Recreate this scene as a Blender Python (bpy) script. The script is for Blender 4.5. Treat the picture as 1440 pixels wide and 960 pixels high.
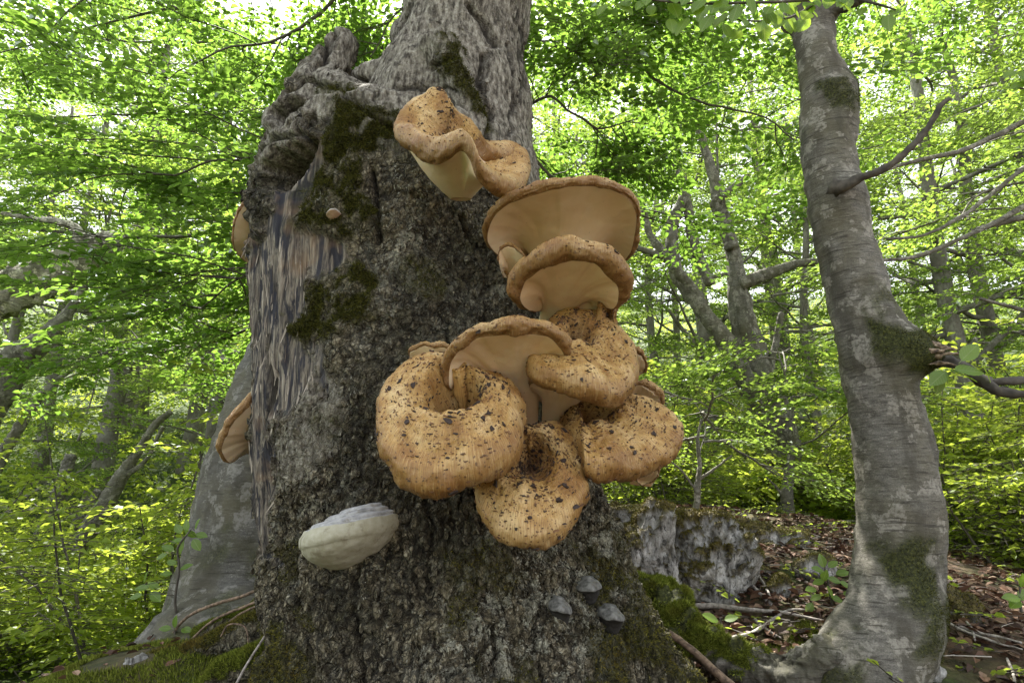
import bpy, math, random
import numpy as np
from mathutils import Vector, Matrix

random.seed(7)
RNG = np.random.RandomState(11)
scene = bpy.context.scene
for _o in list(bpy.data.objects):
    bpy.data.objects.remove(_o, do_unlink=True)
COL = scene.collection

# ------------------------------------------------------------------ camera, sky, sun, exposure
CAM = np.array([0.0, 0.0, 0.75])
PITCH = math.radians(15.0)
FPX = 880.0                                   # focal length in pixels of the 1440 px wide photograph
cam_data = bpy.data.cameras.new('camera')
cam_data.lens = FPX / 1440 * 36
cam_data.sensor_width = 36
cam_data.clip_start = 0.05
cam_data.clip_end = 1000
cam = bpy.data.objects.new('camera', cam_data)
cam.location = CAM
cam.rotation_euler = (math.pi / 2 + PITCH, 0, 0)
COL.objects.link(cam)
scene.camera = cam

SUN_DIR = Vector((-0.20, 0.72, 1.10)).normalized()      # towards the sun: high, behind the trees, a little left
SUN_EL = math.asin(SUN_DIR.z)
SUN_AZ = math.atan2(SUN_DIR.x, SUN_DIR.y)
world = bpy.data.worlds.new('World')
scene.world = world
world.use_nodes = True
wn = world.node_tree
for n_ in list(wn.nodes):
    wn.nodes.remove(n_)
w_out = wn.nodes.new('ShaderNodeOutputWorld')
w_bg = wn.nodes.new('ShaderNodeBackground')
w_sky = wn.nodes.new('ShaderNodeTexSky')
w_sky.sky_type = 'NISHITA'
w_sky.sun_disc = False
w_sky.sun_elevation = SUN_EL
w_sky.sun_rotation = SUN_AZ
w_sky.dust_density = 1.2
w_sky.air_density = 1.0
w_sat = wn.nodes.new('ShaderNodeHueSaturation')
w_sat.inputs['Saturation'].default_value = 0.18
wn.links.new(w_sky.outputs[0], w_sat.inputs['Color'])
wn.links.new(w_sat.outputs[0], w_bg.inputs['Color'])
w_bg.inputs['Strength'].default_value = 0.11
wn.links.new(w_bg.outputs[0], w_out.inputs['Surface'])

sun_data = bpy.data.lights.new('sun', 'SUN')
sun_data.energy = 5.0
sun_data.angle = math.radians(0.5)
sun_data.color = (1.0, 0.95, 0.86)
sun = bpy.data.objects.new('sun', sun_data)
sun.rotation_euler = SUN_DIR.to_track_quat('Z', 'Y').to_euler()
COL.objects.link(sun)

scene.view_settings.view_transform = 'Standard'
scene.view_settings.look = 'None'
scene.view_settings.gamma = 1
scene.view_settings.exposure = 2.2
scene.view_settings.use_curve_mapping = False
scene.cycles.max_bounces = 8
scene.cycles.diffuse_bounces = 4
scene.cycles.transmission_bounces = 5
scene.cycles.transparent_max_bounces = 4
scene.cycles.use_denoising = True

# ------------------------------------------------------------------ helpers: points
CP, SP = math.cos(PITCH), math.sin(PITCH)

def P(px, py, Y):
    """The point of the place seen at photo pixel (px, py) at world distance Y."""
    s = (px - 720) / FPX
    t = (480 - py) / FPX
    zc = Y / (CP - t * SP)
    return np.array([s * zc, Y, CAM[2] + zc * (SP + t * CP)])

def PX(p):
    """World points (n,3) -> photo pixels."""
    d = np.asarray(p) - CAM
    zc = d[:, 1] * CP + d[:, 2] * SP
    t = (-d[:, 1] * SP + d[:, 2] * CP) / zc
    return np.stack([720 + d[:, 0] / zc * FPX, 480 - t * FPX], 1)

def wpp(px, py, Y):
    """metres per photo pixel at that point"""
    t = (480 - py) / FPX
    return Y / (CP - t * SP) / FPX

def nrm(v):
    v = np.asarray(v, float)
    return v / (np.linalg.norm(v, axis=-1, keepdims=True) + 1e-12)

def sstep(a, b, x):
    t = np.clip((x - a) / (b - a), 0, 1)
    return t * t * (3 - 2 * t)

def catmull(pts, n, closed=False):
    pts = np.asarray(pts, float)
    m = len(pts)
    if closed:
        Q = np.vstack([pts[-1], pts, pts[0], pts[1]]); segs = m
    else:
        Q = np.vstack([2 * pts[0] - pts[1], pts, 2 * pts[-1] - pts[-2]]); segs = m - 1
    k = 24
    out = []
    for i in range(segs):
        p0, p1, p2, p3 = Q[i], Q[i + 1], Q[i + 2], Q[i + 3]
        t = np.linspace(0, 1, k, endpoint=False)[:, None]
        out.append(0.5 * (2 * p1 + (p2 - p0) * t + (2 * p0 - 5 * p1 + 4 * p2 - p3) * t ** 2 + (3 * p1 - p0 - 3 * p2 + p3) * t ** 3))
    out = np.vstack(out + [Q[segs + 1][None]])
    d = np.concatenate([[0], np.cumsum(np.linalg.norm(np.diff(out[:, :3], axis=0), axis=1))])
    s = np.linspace(0, d[-1], n, endpoint=not closed)
    return np.stack([np.interp(s, d, out[:, j]) for j in range(out.shape[1])], 1)

# ------------------------------------------------------------------ helpers: noise
def _h(ix, iy, iz, seed):
    h = (ix.astype(np.uint32) * np.uint32(374761393) + iy.astype(np.uint32) * np.uint32(668265263)
         + iz.astype(np.uint32) * np.uint32(2246822519) + np.uint32(seed * 3266489917 & 0xffffffff))
    h ^= h >> np.uint32(15); h *= np.uint32(2246822519); h ^= h >> np.uint32(13); h *= np.uint32(3266489917); h ^= h >> np.uint32(16)
    return h

def _f(h):
    return h.astype(np.float32) / np.float32(4294967295.0)

def vn(p, seed=0):
    """smooth value noise, -1..1"""
    p = np.asarray(p, np.float32)
    i = np.floor(p).astype(np.int64); f = p - i
    f = f * f * f * (f * (f * 6 - 15) + 10)
    r = 0
    for dx in (0, 1):
        for dy in (0, 1):
            for dz in (0, 1):
                w = (f[:, 0] if dx else 1 - f[:, 0]) * (f[:, 1] if dy else 1 - f[:, 1]) * (f[:, 2] if dz else 1 - f[:, 2])
                r = r + w * _f(_h(i[:, 0] + dx, i[:, 1] + dy, i[:, 2] + dz, seed))
    return r * 2 - 1

def fbm(p, octaves=4, seed=0):
    p = np.asarray(p, np.float32); a = 1.0; r = 0; tot = 0
    for k in range(octaves):
        r = r + a * vn(p * 2.03 ** k + 17.3 * k, seed + k); tot += a; a *= 0.5
    return r / tot * 1.6

def worley(p, seed=0):
    p = np.asarray(p, np.float32)
    i = np.floor(p).astype(np.int64); f = p - i
    F1 = np.full(len(p), 9.0, np.float32); F2 = F1.copy(); ID = np.zeros(len(p), np.float32)
    for dx in (-1, 0, 1):
        for dy in (-1, 0, 1):
            for dz in (-1, 0, 1):
                h = _h(i[:, 0] + dx, i[:, 1] + dy, i[:, 2] + dz, seed)
                jx = (h & np.uint32(1023)).astype(np.float32) / 1023
                jy = ((h >> np.uint32(10)) & np.uint32(1023)).astype(np.float32) / 1023
                jz = ((h >> np.uint32(20)) & np.uint32(1023)).astype(np.float32) / 1023
                d = (dx + jx - f[:, 0]) ** 2 + (dy + jy - f[:, 1]) ** 2 + (dz + jz - f[:, 2]) ** 2
                c = d < F1
                F2 = np.where(c, F1, np.minimum(F2, d)); F1 = np.where(c, d, F1); ID = np.where(c, jx, ID)
    return np.sqrt(F1), np.sqrt(F2), ID

def in_poly(xy, poly):
    poly = np.asarray(poly, float); x, y = xy[:, 0], xy[:, 1]
    r = np.zeros(len(xy), bool); j = len(poly) - 1
    for i in range(len(poly)):
        xi, yi = poly[i]; xj, yj = poly[j]
        c = ((yi > y) != (yj > y)) & (x < (xj - xi) * (y - yi) / (yj - yi + 1e-9) + xi)
        r ^= c; j = i
    return r

def line_dist(xy, line):
    line = np.asarray(line, float); best = np.full(len(xy), 1e9)
    for a, b in zip(line[:-1], line[1:]):
        ab = b - a; t = np.clip(((xy - a) @ ab) / (ab @ ab), 0, 1)
        best = np.minimum(best, np.linalg.norm(xy - (a + t[:, None] * ab), axis=1))
    return best

def poly_mask(xy, poly, soft=10.0, wob=None):
    """1 inside, falling to 0 over `soft` pixels; wob distorts the edge"""
    q = xy if wob is None else xy + wob
    ins = in_poly(q, poly); d = line_dist(q, list(poly) + [poly[0]])
    return sstep(-soft, soft, np.where(ins, d, -d))

# ------------------------------------------------------------------ helpers: meshes
def raw_mesh(name, verts, faces, mats=(), smooth=True, uv=None, mat_idx=None, attrs=None):
    """faces: (n,k) array, all of one size k"""
    verts = np.asarray(verts, np.float32); faces = np.asarray(faces, np.int32)
    me = bpy.data.meshes.new(name)
    n, k = faces.shape
    me.vertices.add(len(verts)); me.vertices.foreach_set('co', verts.ravel())
    me.loops.add(n * k); me.loops.foreach_set('vertex_index', faces.ravel())
    me.polygons.add(n); me.polygons.foreach_set('loop_start', np.arange(n, dtype=np.int32) * k)
    me.polygons.foreach_set('use_smooth', np.full(n, smooth))
    if mat_idx is not None:
        me.polygons.foreach_set('material_index', np.asarray(mat_idx, np.int32))
    for m in mats:
        me.materials.append(m)
    if uv is not None:
        l = me.uv_layers.new(name='UVMap')
        l.data.foreach_set('uv', np.asarray(uv, np.float32)[faces.ravel()].ravel())
    for an, av in (attrs or {}).items():
        av = np.asarray(av, np.float32)
        if av.ndim == 1:
            a = me.attributes.new(an, 'FLOAT', 'POINT'); a.data.foreach_set('value', av)
        else:
            a = me.attributes.new(an, 'FLOAT_COLOR', 'POINT')
            if av.shape[1] == 3:
                av = np.hstack([av, np.ones((len(av), 1), np.float32)])
            a.data.foreach_set('color', av.ravel())
    me.update(calc_edges=True)
    return me

def link(name, me):
    o = bpy.data.objects.new(name, me)
    COL.objects.link(o)
    return o

def tag(o, label=None, category=None, group=None, kind=None):
    if label: o['label'] = label
    if category: o['category'] = category
    if group: o['group'] = group
    if kind: o['kind'] = kind
    return o

def thing(name, loc, label, category, group=None):
    """an Empty at the thing's base; children are given in world space"""
    o = bpy.data.objects.new(name, None)
    o.location = Vector([float(c) for c in loc]); o.empty_display_size = 0.1
    COL.objects.link(o)
    return tag(o, label, category, group)

def child(name, me, parent, kind=None, label=None):
    """a part whose mesh is in world coordinates: it is moved to the origin of its thing"""
    root = parent
    while root.parent is not None: root = root.parent
    me.transform(Matrix.Translation(-Vector(root.location)))
    o = bpy.data.objects.new(name, me)
    o.parent = parent
    COL.objects.link(o)
    if kind: o['kind'] = kind
    if label: o['label'] = label
    return o

def single(name, me, label, category, group=None, kind=None, loc=None):
    """a thing of one mesh, its origin at its base"""
    co = np.empty(len(me.vertices) * 3, np.float32); me.vertices.foreach_get('co', co); co = co.reshape(-1, 3)
    if loc is None: loc = (float(co[:, 0].mean()), float(co[:, 1].mean()), float(co[:, 2].min()))
    loc = Vector([float(c) for c in loc]); me.transform(Matrix.Translation(-loc))
    o = bpy.data.objects.new(name, me); o.location = loc; COL.objects.link(o)
    return tag(o, label, category, group, kind)

def grid_faces(nr, nc, wrap=True):
    """quads of an nr x nc grid of rows; columns wrap round"""
    i = np.arange(nr - 1)[:, None]; j = np.arange(nc if wrap else nc - 1)[None]
    a = i * nc + j; b = i * nc + (j + 1) % nc
    return np.stack([a, b, b + nc, a + nc], -1).reshape(-1, 4)

def frames(path):
    T = nrm(np.gradient(path, axis=0))
    ref = np.array([0, 0, 1.0]) if abs(T[0][2]) < 0.9 else np.array([0, -1.0, 0])
    U = np.zeros_like(T); u = nrm(np.cross(ref, T[0]))
    for i in range(len(T)):
        u = nrm(u - T[i] * (u @ T[i])); U[i] = u
    return T, U, np.cross(T, U)

def tube(path, radii, nseg, cap=True):
    path = np.asarray(path, float); radii = np.broadcast_to(np.asarray(radii, float), (len(path),))
    T, U, V = frames(path)
    a = np.linspace(0, 2 * math.pi, nseg, endpoint=False)
    ring = U[:, None] * np.cos(a)[None, :, None] + V[:, None] * np.sin(a)[None, :, None]
    v = (path[:, None] + ring * radii[:, None, None]).reshape(-1, 3)
    f = grid_faces(len(path), nseg)
    if cap:
        n0 = len(v)
        v = np.vstack([v, path[0] - T[0] * radii[0] * .3, path[-1] + T[-1] * radii[-1] * .3])
        j = np.arange(nseg); k = (j + 1) % nseg; b = (len(path) - 1) * nseg
        f = np.vstack([f, np.stack([k, j, np.full(nseg, n0), np.full(nseg, n0)], 1), np.stack([b + j, b + k, np.full(nseg, n0 + 1), np.full(nseg, n0 + 1)], 1)])
    return v, f

def tri_safe(me):
    me.validate()
    return me

class Batch:
    def __init__(self): self.v = []; self.f = []; self.n = 0; self.a = []
    def add(self, v, f, a=0.0):
        self.v.append(np.asarray(v, float)); self.f.append(np.asarray(f) + self.n); self.n += len(v)
        self.a.append(np.full(len(v), a, np.float32))
    def get(self): return np.vstack(self.v), np.vstack(self.f), np.concatenate(self.a)

def join_batches(name, parts, mats, smooth=True):
    """parts: list of (verts, quads, rnd, material index)"""
    V = []; F = []; A = []; M = []; n = 0
    for v, f, a, m in parts:
        V.append(v); F.append(f + n); A.append(a); M.append(np.full(len(f), m)); n += len(v)
    return raw_mesh(name, np.vstack(V), np.vstack(F), mats, smooth, None, np.concatenate(M), {'rnd': np.concatenate(A)})

# ------------------------------------------------------------------ helpers: materials
class NT:
    def __init__(self, name):
        self.m = bpy.data.materials.new(name); self.m.use_nodes = True
        self.t = self.m.node_tree
        for n in list(self.t.nodes): self.t.nodes.remove(n)
    def n(self, typ, props=None, **inp):
        nd = self.t.nodes.new('ShaderNode' + typ)
        for k, v in (props or {}).items(): setattr(nd, k, v)
        for k, v in inp.items():
            key = k.replace('_', ' ') if k.replace('_', ' ') in nd.inputs else k
            s = nd.inputs[int(k[1:])] if k[0] == 'i' and k[1:].isdigit() else nd.inputs[key]
            if isinstance(v, bpy.types.NodeSocket): self.t.links.new(v, s)
            elif isinstance(v, (tuple, list)) and len(v) == 3 and s.type == 'RGBA': s.default_value = (*v, 1)
            else: s.default_value = v
        return nd
    def math(self, op, a, b=0.0, c=None, clamp=False):
        kw = {'i0': a, 'i1': b}
        if c is not None: kw['i2'] = c
        return self.n('Math', {'operation': op, 'use_clamp': clamp}, **kw).outputs[0]
    def mix(self, f, a, b, mode='MIX'):
        nd = self.t.nodes.new('ShaderNodeMix'); nd.data_type = 'RGBA'; nd.blend_type = mode
        for s, v in ((nd.inputs[0], f), (nd.inputs[6], a), (nd.inputs[7], b)):
            if isinstance(v, bpy.types.NodeSocket): self.t.links.new(v, s)
            elif isinstance(v, (tuple, list)): s.default_value = (*v[:3], 1)
            else: s.default_value = v
        return nd.outputs[2]
    def ramp(self, f, *stops):
        """stops (pos, value|colour)"""
        nd = self.t.nodes.new('ShaderNodeValToRGB'); self.t.links.new(f, nd.inputs[0])
        e = nd.color_ramp.elements
        while len(e) < len(stops): e.new(0.5)
        for el, (p_, c_) in zip(e, stops):
            el.position = p_; el.color = (*c_, 1) if isinstance(c_, (tuple, list)) else (c_, c_, c_, 1)
        return nd.outputs[0]
    def coord(self, scale=(1, 1, 1), which='Object'):
        tc = self.t.nodes.new('ShaderNodeTexCoord')
        mp = self.n('Mapping', None, Vector=tc.outputs[which]); mp.inputs['Scale'].default_value = scale
        return mp.outputs[0]
    def noise(self, vec, scale, detail=4, rough=.55, dist=0.0):
        return self.n('TexNoise', None, Vector=vec, Scale=scale, Detail=detail, Roughness=rough, Distortion=dist).outputs['Fac']
    def voro(self, vec, scale, feature='F1', out='Distance', rand=1.0):
        return self.n('TexVoronoi', {'feature': feature}, Vector=vec, Scale=scale, Randomness=rand).outputs[out]
    def attr(self, name, out='Fac'):
        nd = self.t.nodes.new('ShaderNodeAttribute'); nd.attribute_name = name; return nd.outputs[out]
    def bump(self, h, strength=.5, dist=.01, normal=None):
        nd = self.n('Bump', None, Height=h, Strength=strength, Distance=dist)
        if normal is not None: self.t.links.new(normal, nd.inputs['Normal'])
        return nd.outputs[0]
    def out(self, sh):
        o = self.t.nodes.new('ShaderNodeOutputMaterial'); self.t.links.new(sh, o.inputs['Surface']); return self.m
    def pbr(self, col, rough=.8, normal=None, **kw):
        nd = self.n('BsdfPrincipled', None, **{'Base Color': col, 'Roughness': rough, **kw})
        if normal is not None: self.t.links.new(normal, nd.inputs['Normal'])
        return self.out(nd.outputs[0])

def leaf_mat(name, dark, light, trans, tfac=.5):
    t = NT(name)
    r = t.attr('rnd'); big = t.noise(t.coord(), 1.7, 2)
    f = t.math('ADD', t.math('MULTIPLY', r, .6), t.math('MULTIPLY', big, .4), clamp=True)
    c = t.mix(f, dark, light)
    d = t.n('BsdfDiffuse', None, Color=c).outputs[0]
    tr = t.n('BsdfTranslucent', None, Color=t.mix(f, tuple(x * .75 for x in trans), trans)).outputs[0]
    g = t.n('BsdfGlossy', None, Roughness=.38, Color=(.9, .95, 1)).outputs[0]
    m = t.n('MixShader', None, i0=tfac, i1=d, i2=tr).outputs[0]
    fr = t.n('Fresnel', None, IOR=1.35).outputs[0]
    return t.out(t.n('MixShader', None, i0=t.math('MULTIPLY', fr, .25), i1=m, i2=g).outputs[0])

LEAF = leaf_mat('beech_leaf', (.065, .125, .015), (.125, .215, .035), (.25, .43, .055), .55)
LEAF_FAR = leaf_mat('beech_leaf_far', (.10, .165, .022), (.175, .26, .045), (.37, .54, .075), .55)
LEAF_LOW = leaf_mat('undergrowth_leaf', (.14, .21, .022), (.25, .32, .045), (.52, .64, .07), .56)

def big_leaf_mat():
    t = NT('large_beech_leaf')
    tc = t.t.nodes.new('ShaderNodeTexCoord').outputs['UV']
    sp = t.n('SeparateXYZ', None, Vector=tc)
    ax = t.math('ABSOLUTE', t.math('SUBTRACT', sp.outputs[0], .5))
    s = t.math('SUBTRACT', sp.outputs[1], t.math('MULTIPLY', ax, .9))
    w = t.math('ABSOLUTE', t.math('SUBTRACT', t.math('FRACT', t.math('MULTIPLY', s, 8.0)), .5))
    vein = t.math('MAXIMUM', t.math('GREATER_THAN', w, .44), t.math('LESS_THAN', ax, .02))
    rnd = t.n('ObjectInfo').outputs['Random']
    c = t.mix(rnd, (.09, .19, .012), (.16, .27, .03))
    d = t.n('BsdfDiffuse', None, Color=t.mix(vein, c, (.2, .3, .08))).outputs[0]
    tr = t.n('BsdfTranslucent', None, Color=t.mix(vein, (.36, .54, .04), (.48, .62, .10))).outputs[0]
    g = t.n('BsdfGlossy', None, Roughness=.4).outputs[0]
    m = t.n('MixShader', None, i0=.5, i1=d, i2=tr).outputs[0]
    return t.out(t.n('MixShader', None, i0=.05, i1=m, i2=g).outputs[0])
BIGLEAF = big_leaf_mat()

def bark_far():
    t = NT('grey_beech_bark_far')
    v = t.coord((1, 1, .6)); n1 = t.noise(v, 3, 5); n2 = t.noise(v, 22, 4)
    c = t.ramp(n1, (.3, (.09, .08, .065)), (.5, (.20, .19, .16)), (.7, (.34, .33, .30)))
    c = t.mix(t.ramp(n2, (.4, 0.0), (.65, .7)), c, (.10, .09, .07))
    return t.pbr(c, .85, t.bump(n2, .5, .02))
BARK_FAR = bark_far()

def twig_mat():
    t = NT('dark_twig'); n = t.noise(t.coord(), 30, 3)
    return t.pbr(t.ramp(n, (.3, (.035, .03, .025)), (.7, (.12, .105, .085))), .8)
TWIG = twig_mat()

def bark_main():
    t = NT('weathered_beech_bark')
    M = t.n('SeparateColor', None, Color=t.attr('maskA', 'Color'))
    moss, wood, smooth = M.outputs[0], M.outputs[1], M.outputs[2]
    M2 = t.n('SeparateColor', None, Color=t.attr('maskB', 'Color'))
    stain, lichen, crev = M2.outputs[0], M2.outputs[1], M2.outputs[2]
    v = t.coord(); vs = t.coord((1, 1, .35)); vw = t.coord((1, 1, .07))
    n1 = t.noise(v, 9, 5); n2 = t.noise(v, 46, 5, .68); n3 = t.noise(v, 160, 4, .7); n4 = t.noise(v, 24, 4)
    # rough flaking bark
    c = t.ramp(n2, (.34, (.024, .019, .012)), (.43, (.15, .123, .08)), (.52, (.31, .268, .185)), (.64, (.54, .49, .37)))
    c = t.mix(t.ramp(n1, (.4, 0.0), (.68, .55)), c, (.09, .075, .035))
    nz = t.n('TexNoise', None, Vector=v, Scale=38.0, Detail=3.0).outputs['Color']
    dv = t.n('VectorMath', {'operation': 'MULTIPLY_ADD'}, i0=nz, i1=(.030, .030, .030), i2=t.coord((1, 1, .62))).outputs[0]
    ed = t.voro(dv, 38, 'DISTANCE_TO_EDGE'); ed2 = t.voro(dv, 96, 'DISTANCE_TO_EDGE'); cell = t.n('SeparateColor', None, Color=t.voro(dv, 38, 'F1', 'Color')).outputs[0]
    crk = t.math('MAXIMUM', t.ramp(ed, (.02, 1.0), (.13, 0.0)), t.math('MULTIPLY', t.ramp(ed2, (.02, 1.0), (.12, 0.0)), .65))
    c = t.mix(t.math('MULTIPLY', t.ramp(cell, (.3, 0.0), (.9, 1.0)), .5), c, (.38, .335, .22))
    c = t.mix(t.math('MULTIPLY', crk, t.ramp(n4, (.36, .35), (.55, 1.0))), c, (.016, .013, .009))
    fl = t.ramp(t.math('ADD', t.math('MULTIPLY', n4, .6), t.math('MULTIPLY', n3, .4)), (.51, 0.0), (.55, 1.0))
    c = t.mix(t.math('MULTIPLY', fl, t.math('ADD', t.math('MULTIPLY', lichen, .75), .12), clamp=True), c, (.55, .54, .43))
    spk = t.n('SeparateColor', None, Color=t.voro(dv, 130, 'F1', 'Color')).outputs[1]; spd = t.voro(dv, 130)
    c = t.mix(t.math('MULTIPLY', t.math('MULTIPLY', t.ramp(spk, (.80, 0.0), (.82, 1.0)), t.ramp(spd, (.30, .9), (.42, 0.0))), t.ramp(n1, (.42, .2), (.60, 1.0))), c, (.58, .57, .46))
    blk = t.ramp(t.noise(v, 16, 5, .65), (.55, 0.0), (.63, .6))
    c = t.mix(blk, c, (.022, .019, .012))
    # smoother grey bark of the upper bole
    g = t.noise(vs, 70, 5, .65)
    sg = t.ramp(g, (.36, (.06, .052, .042)), (.47, (.20, .18, .148)), (.57, (.36, .335, .28)), (.70, (.58, .55, .48)))
    c = t.mix(smooth, c, sg)
    # bare wood: streaks along the grain
    w1 = t.noise(vw, 85, 6, .7, .5); w2 = t.noise(t.coord((1, 1, .16)), 26, 5, .6, .5)
    wc = t.ramp(w1, (.36, (.025, .024, .026)), (.46, (.12, .108, .10)), (.56, (.27, .235, .19)), (.70, (.48, .44, .38)))
    wc = t.mix(t.ramp(w2, (.50, 0.0), (.54, .92)), wc, (.035, .036, .05))
    wc = t.mix(t.ramp(t.noise(v, 7, 3), (.56, 0.0), (.70, .5)), wc, (.36, .23, .13))
    c = t.mix(wood, c, wc)
    c = t.mix(t.math('MULTIPLY', crev, .85), c, (.018, .015, .012))  # fissures and hollows: darker bark colour, with crevice shade painted in
    c = t.mix(t.math('MULTIPLY', stain, .72), c, t.ramp(n2, (.45, (.014, .012, .009)), (.70, (.11, .105, .07))))
    mc = t.ramp(t.noise(v, 110, 4, .7), (.38, (.010, .011, .003)), (.5, (.045, .047, .011)), (.66, (.13, .12, .03)))
    c = t.mix(moss, c, mc)
    h = t.math('SUBTRACT', t.math('ADD', t.math('MULTIPLY', n2, .7), t.math('MULTIPLY', n3, .5)), t.math('MULTIPLY', crk, t.math('SUBTRACT', .8, t.math('MULTIPLY', smooth, .6))))
    hw = t.math('MULTIPLY', w1, 1.0)
    hh = t.n('Mix', {'data_type': 'FLOAT'}, i0=wood, i2=h, i3=hw).outputs[0]
    return t.pbr(c, .88, t.bump(hh, 1.0, .02), **{'Specular IOR Level': .25})
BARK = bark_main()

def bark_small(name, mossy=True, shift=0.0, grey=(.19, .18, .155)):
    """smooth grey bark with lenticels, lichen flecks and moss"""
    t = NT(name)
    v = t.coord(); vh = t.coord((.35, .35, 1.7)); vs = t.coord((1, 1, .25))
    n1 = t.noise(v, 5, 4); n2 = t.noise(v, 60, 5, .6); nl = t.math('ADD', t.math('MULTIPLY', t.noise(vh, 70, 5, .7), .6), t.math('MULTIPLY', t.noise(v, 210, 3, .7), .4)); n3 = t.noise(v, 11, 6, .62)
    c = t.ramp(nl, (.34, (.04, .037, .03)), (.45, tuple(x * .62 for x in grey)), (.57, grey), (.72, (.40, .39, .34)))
    c = t.mix(t.ramp(n1, (.42, 0.0), (.62, .6)), c, (.10, .09, .05))
    c = t.mix(t.ramp(t.noise(vs, 9, 5, .6), (.50, 0.0), (.60, .6)), c, (.055, .05, .038))
    pb = t.ramp(n3, (.54, 0.0), (.56, 1.0)); c = t.mix(t.math('MULTIPLY', pb, t.ramp(n2, (.40, .1), (.55, .7))), c, tuple(x * 1.75 for x in grey))
    ln = t.ramp(t.noise(t.coord((.12, .12, 1.5)), 62, 3, .6), (.60, 0.0), (.64, .75)); c = t.mix(ln, c, (.04, .035, .028))
    moss = t.attr('moss')
    mc = t.ramp(t.noise(v, 120, 4, .7), (.35, (.010, .013, .003)), (.52, (.036, .042, .009)), (.7, (.10, .105, .022)))
    c = t.mix(moss, c, mc)
    h = t.math('ADD', t.math('MULTIPLY', nl, .8), t.math('MULTIPLY', n2, .5))
    return t.pbr(c, .8, t.bump(h, .9, .006), **{'Specular IOR Level': .3})
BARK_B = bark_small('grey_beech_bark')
BARK_P = bark_small('sun_painted_pale_bark', grey=(.58, .54, .48))  # brighter bark colour stands in for sun on the shaded leaning trunk
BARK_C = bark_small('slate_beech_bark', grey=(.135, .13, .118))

def moss_mat():
    t = NT('moss_fuzz'); r = t.attr('rnd'); n = t.noise(t.coord(), 9, 3)
    c = t.mix(r, (.035, .04, .008), (.20, .18, .035))
    c = t.mix(t.ramp(n, (.5, 0.0), (.68, .6)), c, (.16, .11, .03))
    return t.pbr(c, .9, **{'Specular IOR Level': .1})
MOSS = moss_mat()
def moss_dark():
    t = NT('dark_olive_moss'); r = t.attr('rnd')
    return t.pbr(t.mix(r, (.015, .018, .004), (.10, .10, .02)), .95, **{'Specular IOR Level': .1})
MOSS_D = moss_dark()
def moss_bright():
    t = NT('bright_green_moss'); r = t.attr('rnd'); n = t.noise(t.coord(), 12, 3)
    c = t.mix(r, (.04, .06, .006), (.25, .29, .045))
    return t.pbr(t.mix(t.ramp(n, (.5, 0.0), (.7, .5)), c, (.12, .10, .02)), .9, **{'Specular IOR Level': .1})
MOSS_B = moss_bright()

# ------------------------------------------------------------------ terrain
def ground_z(x, y):
    x = np.asarray(x, float); y = np.asarray(y, float)
    z = .17 + .155 * np.clip(y - 2.4, -2.0, 2.9)
    z = z + .03 * np.clip(y - 5.3, 0, 9)
    z = z - .11 * np.clip(x - 2.0, 0, 4)
    left = sstep(-.9, -2.6, x + .15 * (y - 3)) * sstep(2.4, 4.2, y)
    z = z - left * (.75 + .16 * np.clip(y - 3, 0, 8))
    nl = sstep(-1.3, -2.4, x) * (1 - sstep(2.4, 4.2, y))
    z = z - nl * .25
    z = z + .16 * np.exp(-((x + 1.1) / .45) ** 2 - ((y - 2.2) / .35) ** 2)
    z = z + .40 * np.clip(y - 13, 0, 60) + .05 * np.clip(np.abs(x) - 9, 0, 60) * sstep(2, 12, y)
    z = z + .10 * np.clip(-y - 3, 0, 50)
    return z

def ground_zn(x, y):
    p = np.stack([x, y, np.zeros_like(x)], 1)
    return ground_z(x, y) + .10 * fbm(p * .5, 3, 3) * sstep(0, 4, np.abs(y - 1) + np.abs(x)) + .035 * fbm(p * 2.6, 4, 5)

def soil():
    t = NT('forest_soil'); v = t.coord()
    n = t.noise(v, 14, 6, .65); n2 = t.noise(v, 1.3, 4)
    c = t.ramp(n, (.3, (.028, .018, .012)), (.55, (.10, .06, .035)), (.75, (.19, .115, .07)))
    g = t.ramp(t.noise(v, 40, 4), (.3, (.015, .028, .004)), (.7, (.06, .10, .012)))
    geo = t.n('SeparateXYZ', None, Vector=t.n('NewGeometry').outputs['Position'])
    far = t.n('MapRange', None, Value=geo.outputs[1]); far.inputs[1].default_value = 4.6; far.inputs[2].default_value = 7
    lf = t.n('MapRange', None, Value=geo.outputs[0]); lf.inputs[1].default_value = -.9; lf.inputs[2].default_value = -1.8
    f = t.math('MAXIMUM', t.ramp(n2, (.52, 0.0), (.66, .8)), t.math('MAXIMUM', far.outputs[0], lf.outputs[0]))
    return t.pbr(t.mix(f, c, g), .95, t.bump(n, .8, .03))
SOIL = soil()
def make_ground():
    u = np.linspace(-1, 1, 380)
    k = 4.2
    xs = np.sinh(u * k) / math.sinh(k) * 160 + .5
    ys = np.sinh(u * k) / math.sinh(k) * 160 + 2.6
    X, Y = np.meshgrid(xs, ys)
    x, y = X.ravel(), Y.ravel()
    z = ground_zn(x, y)
    me = raw_mesh('ground', np.stack([x, y, z], 1), grid_faces(380, 380, False), [SOIL])
    o = link('ground', me); o['kind'] = 'structure'
make_ground()

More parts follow.
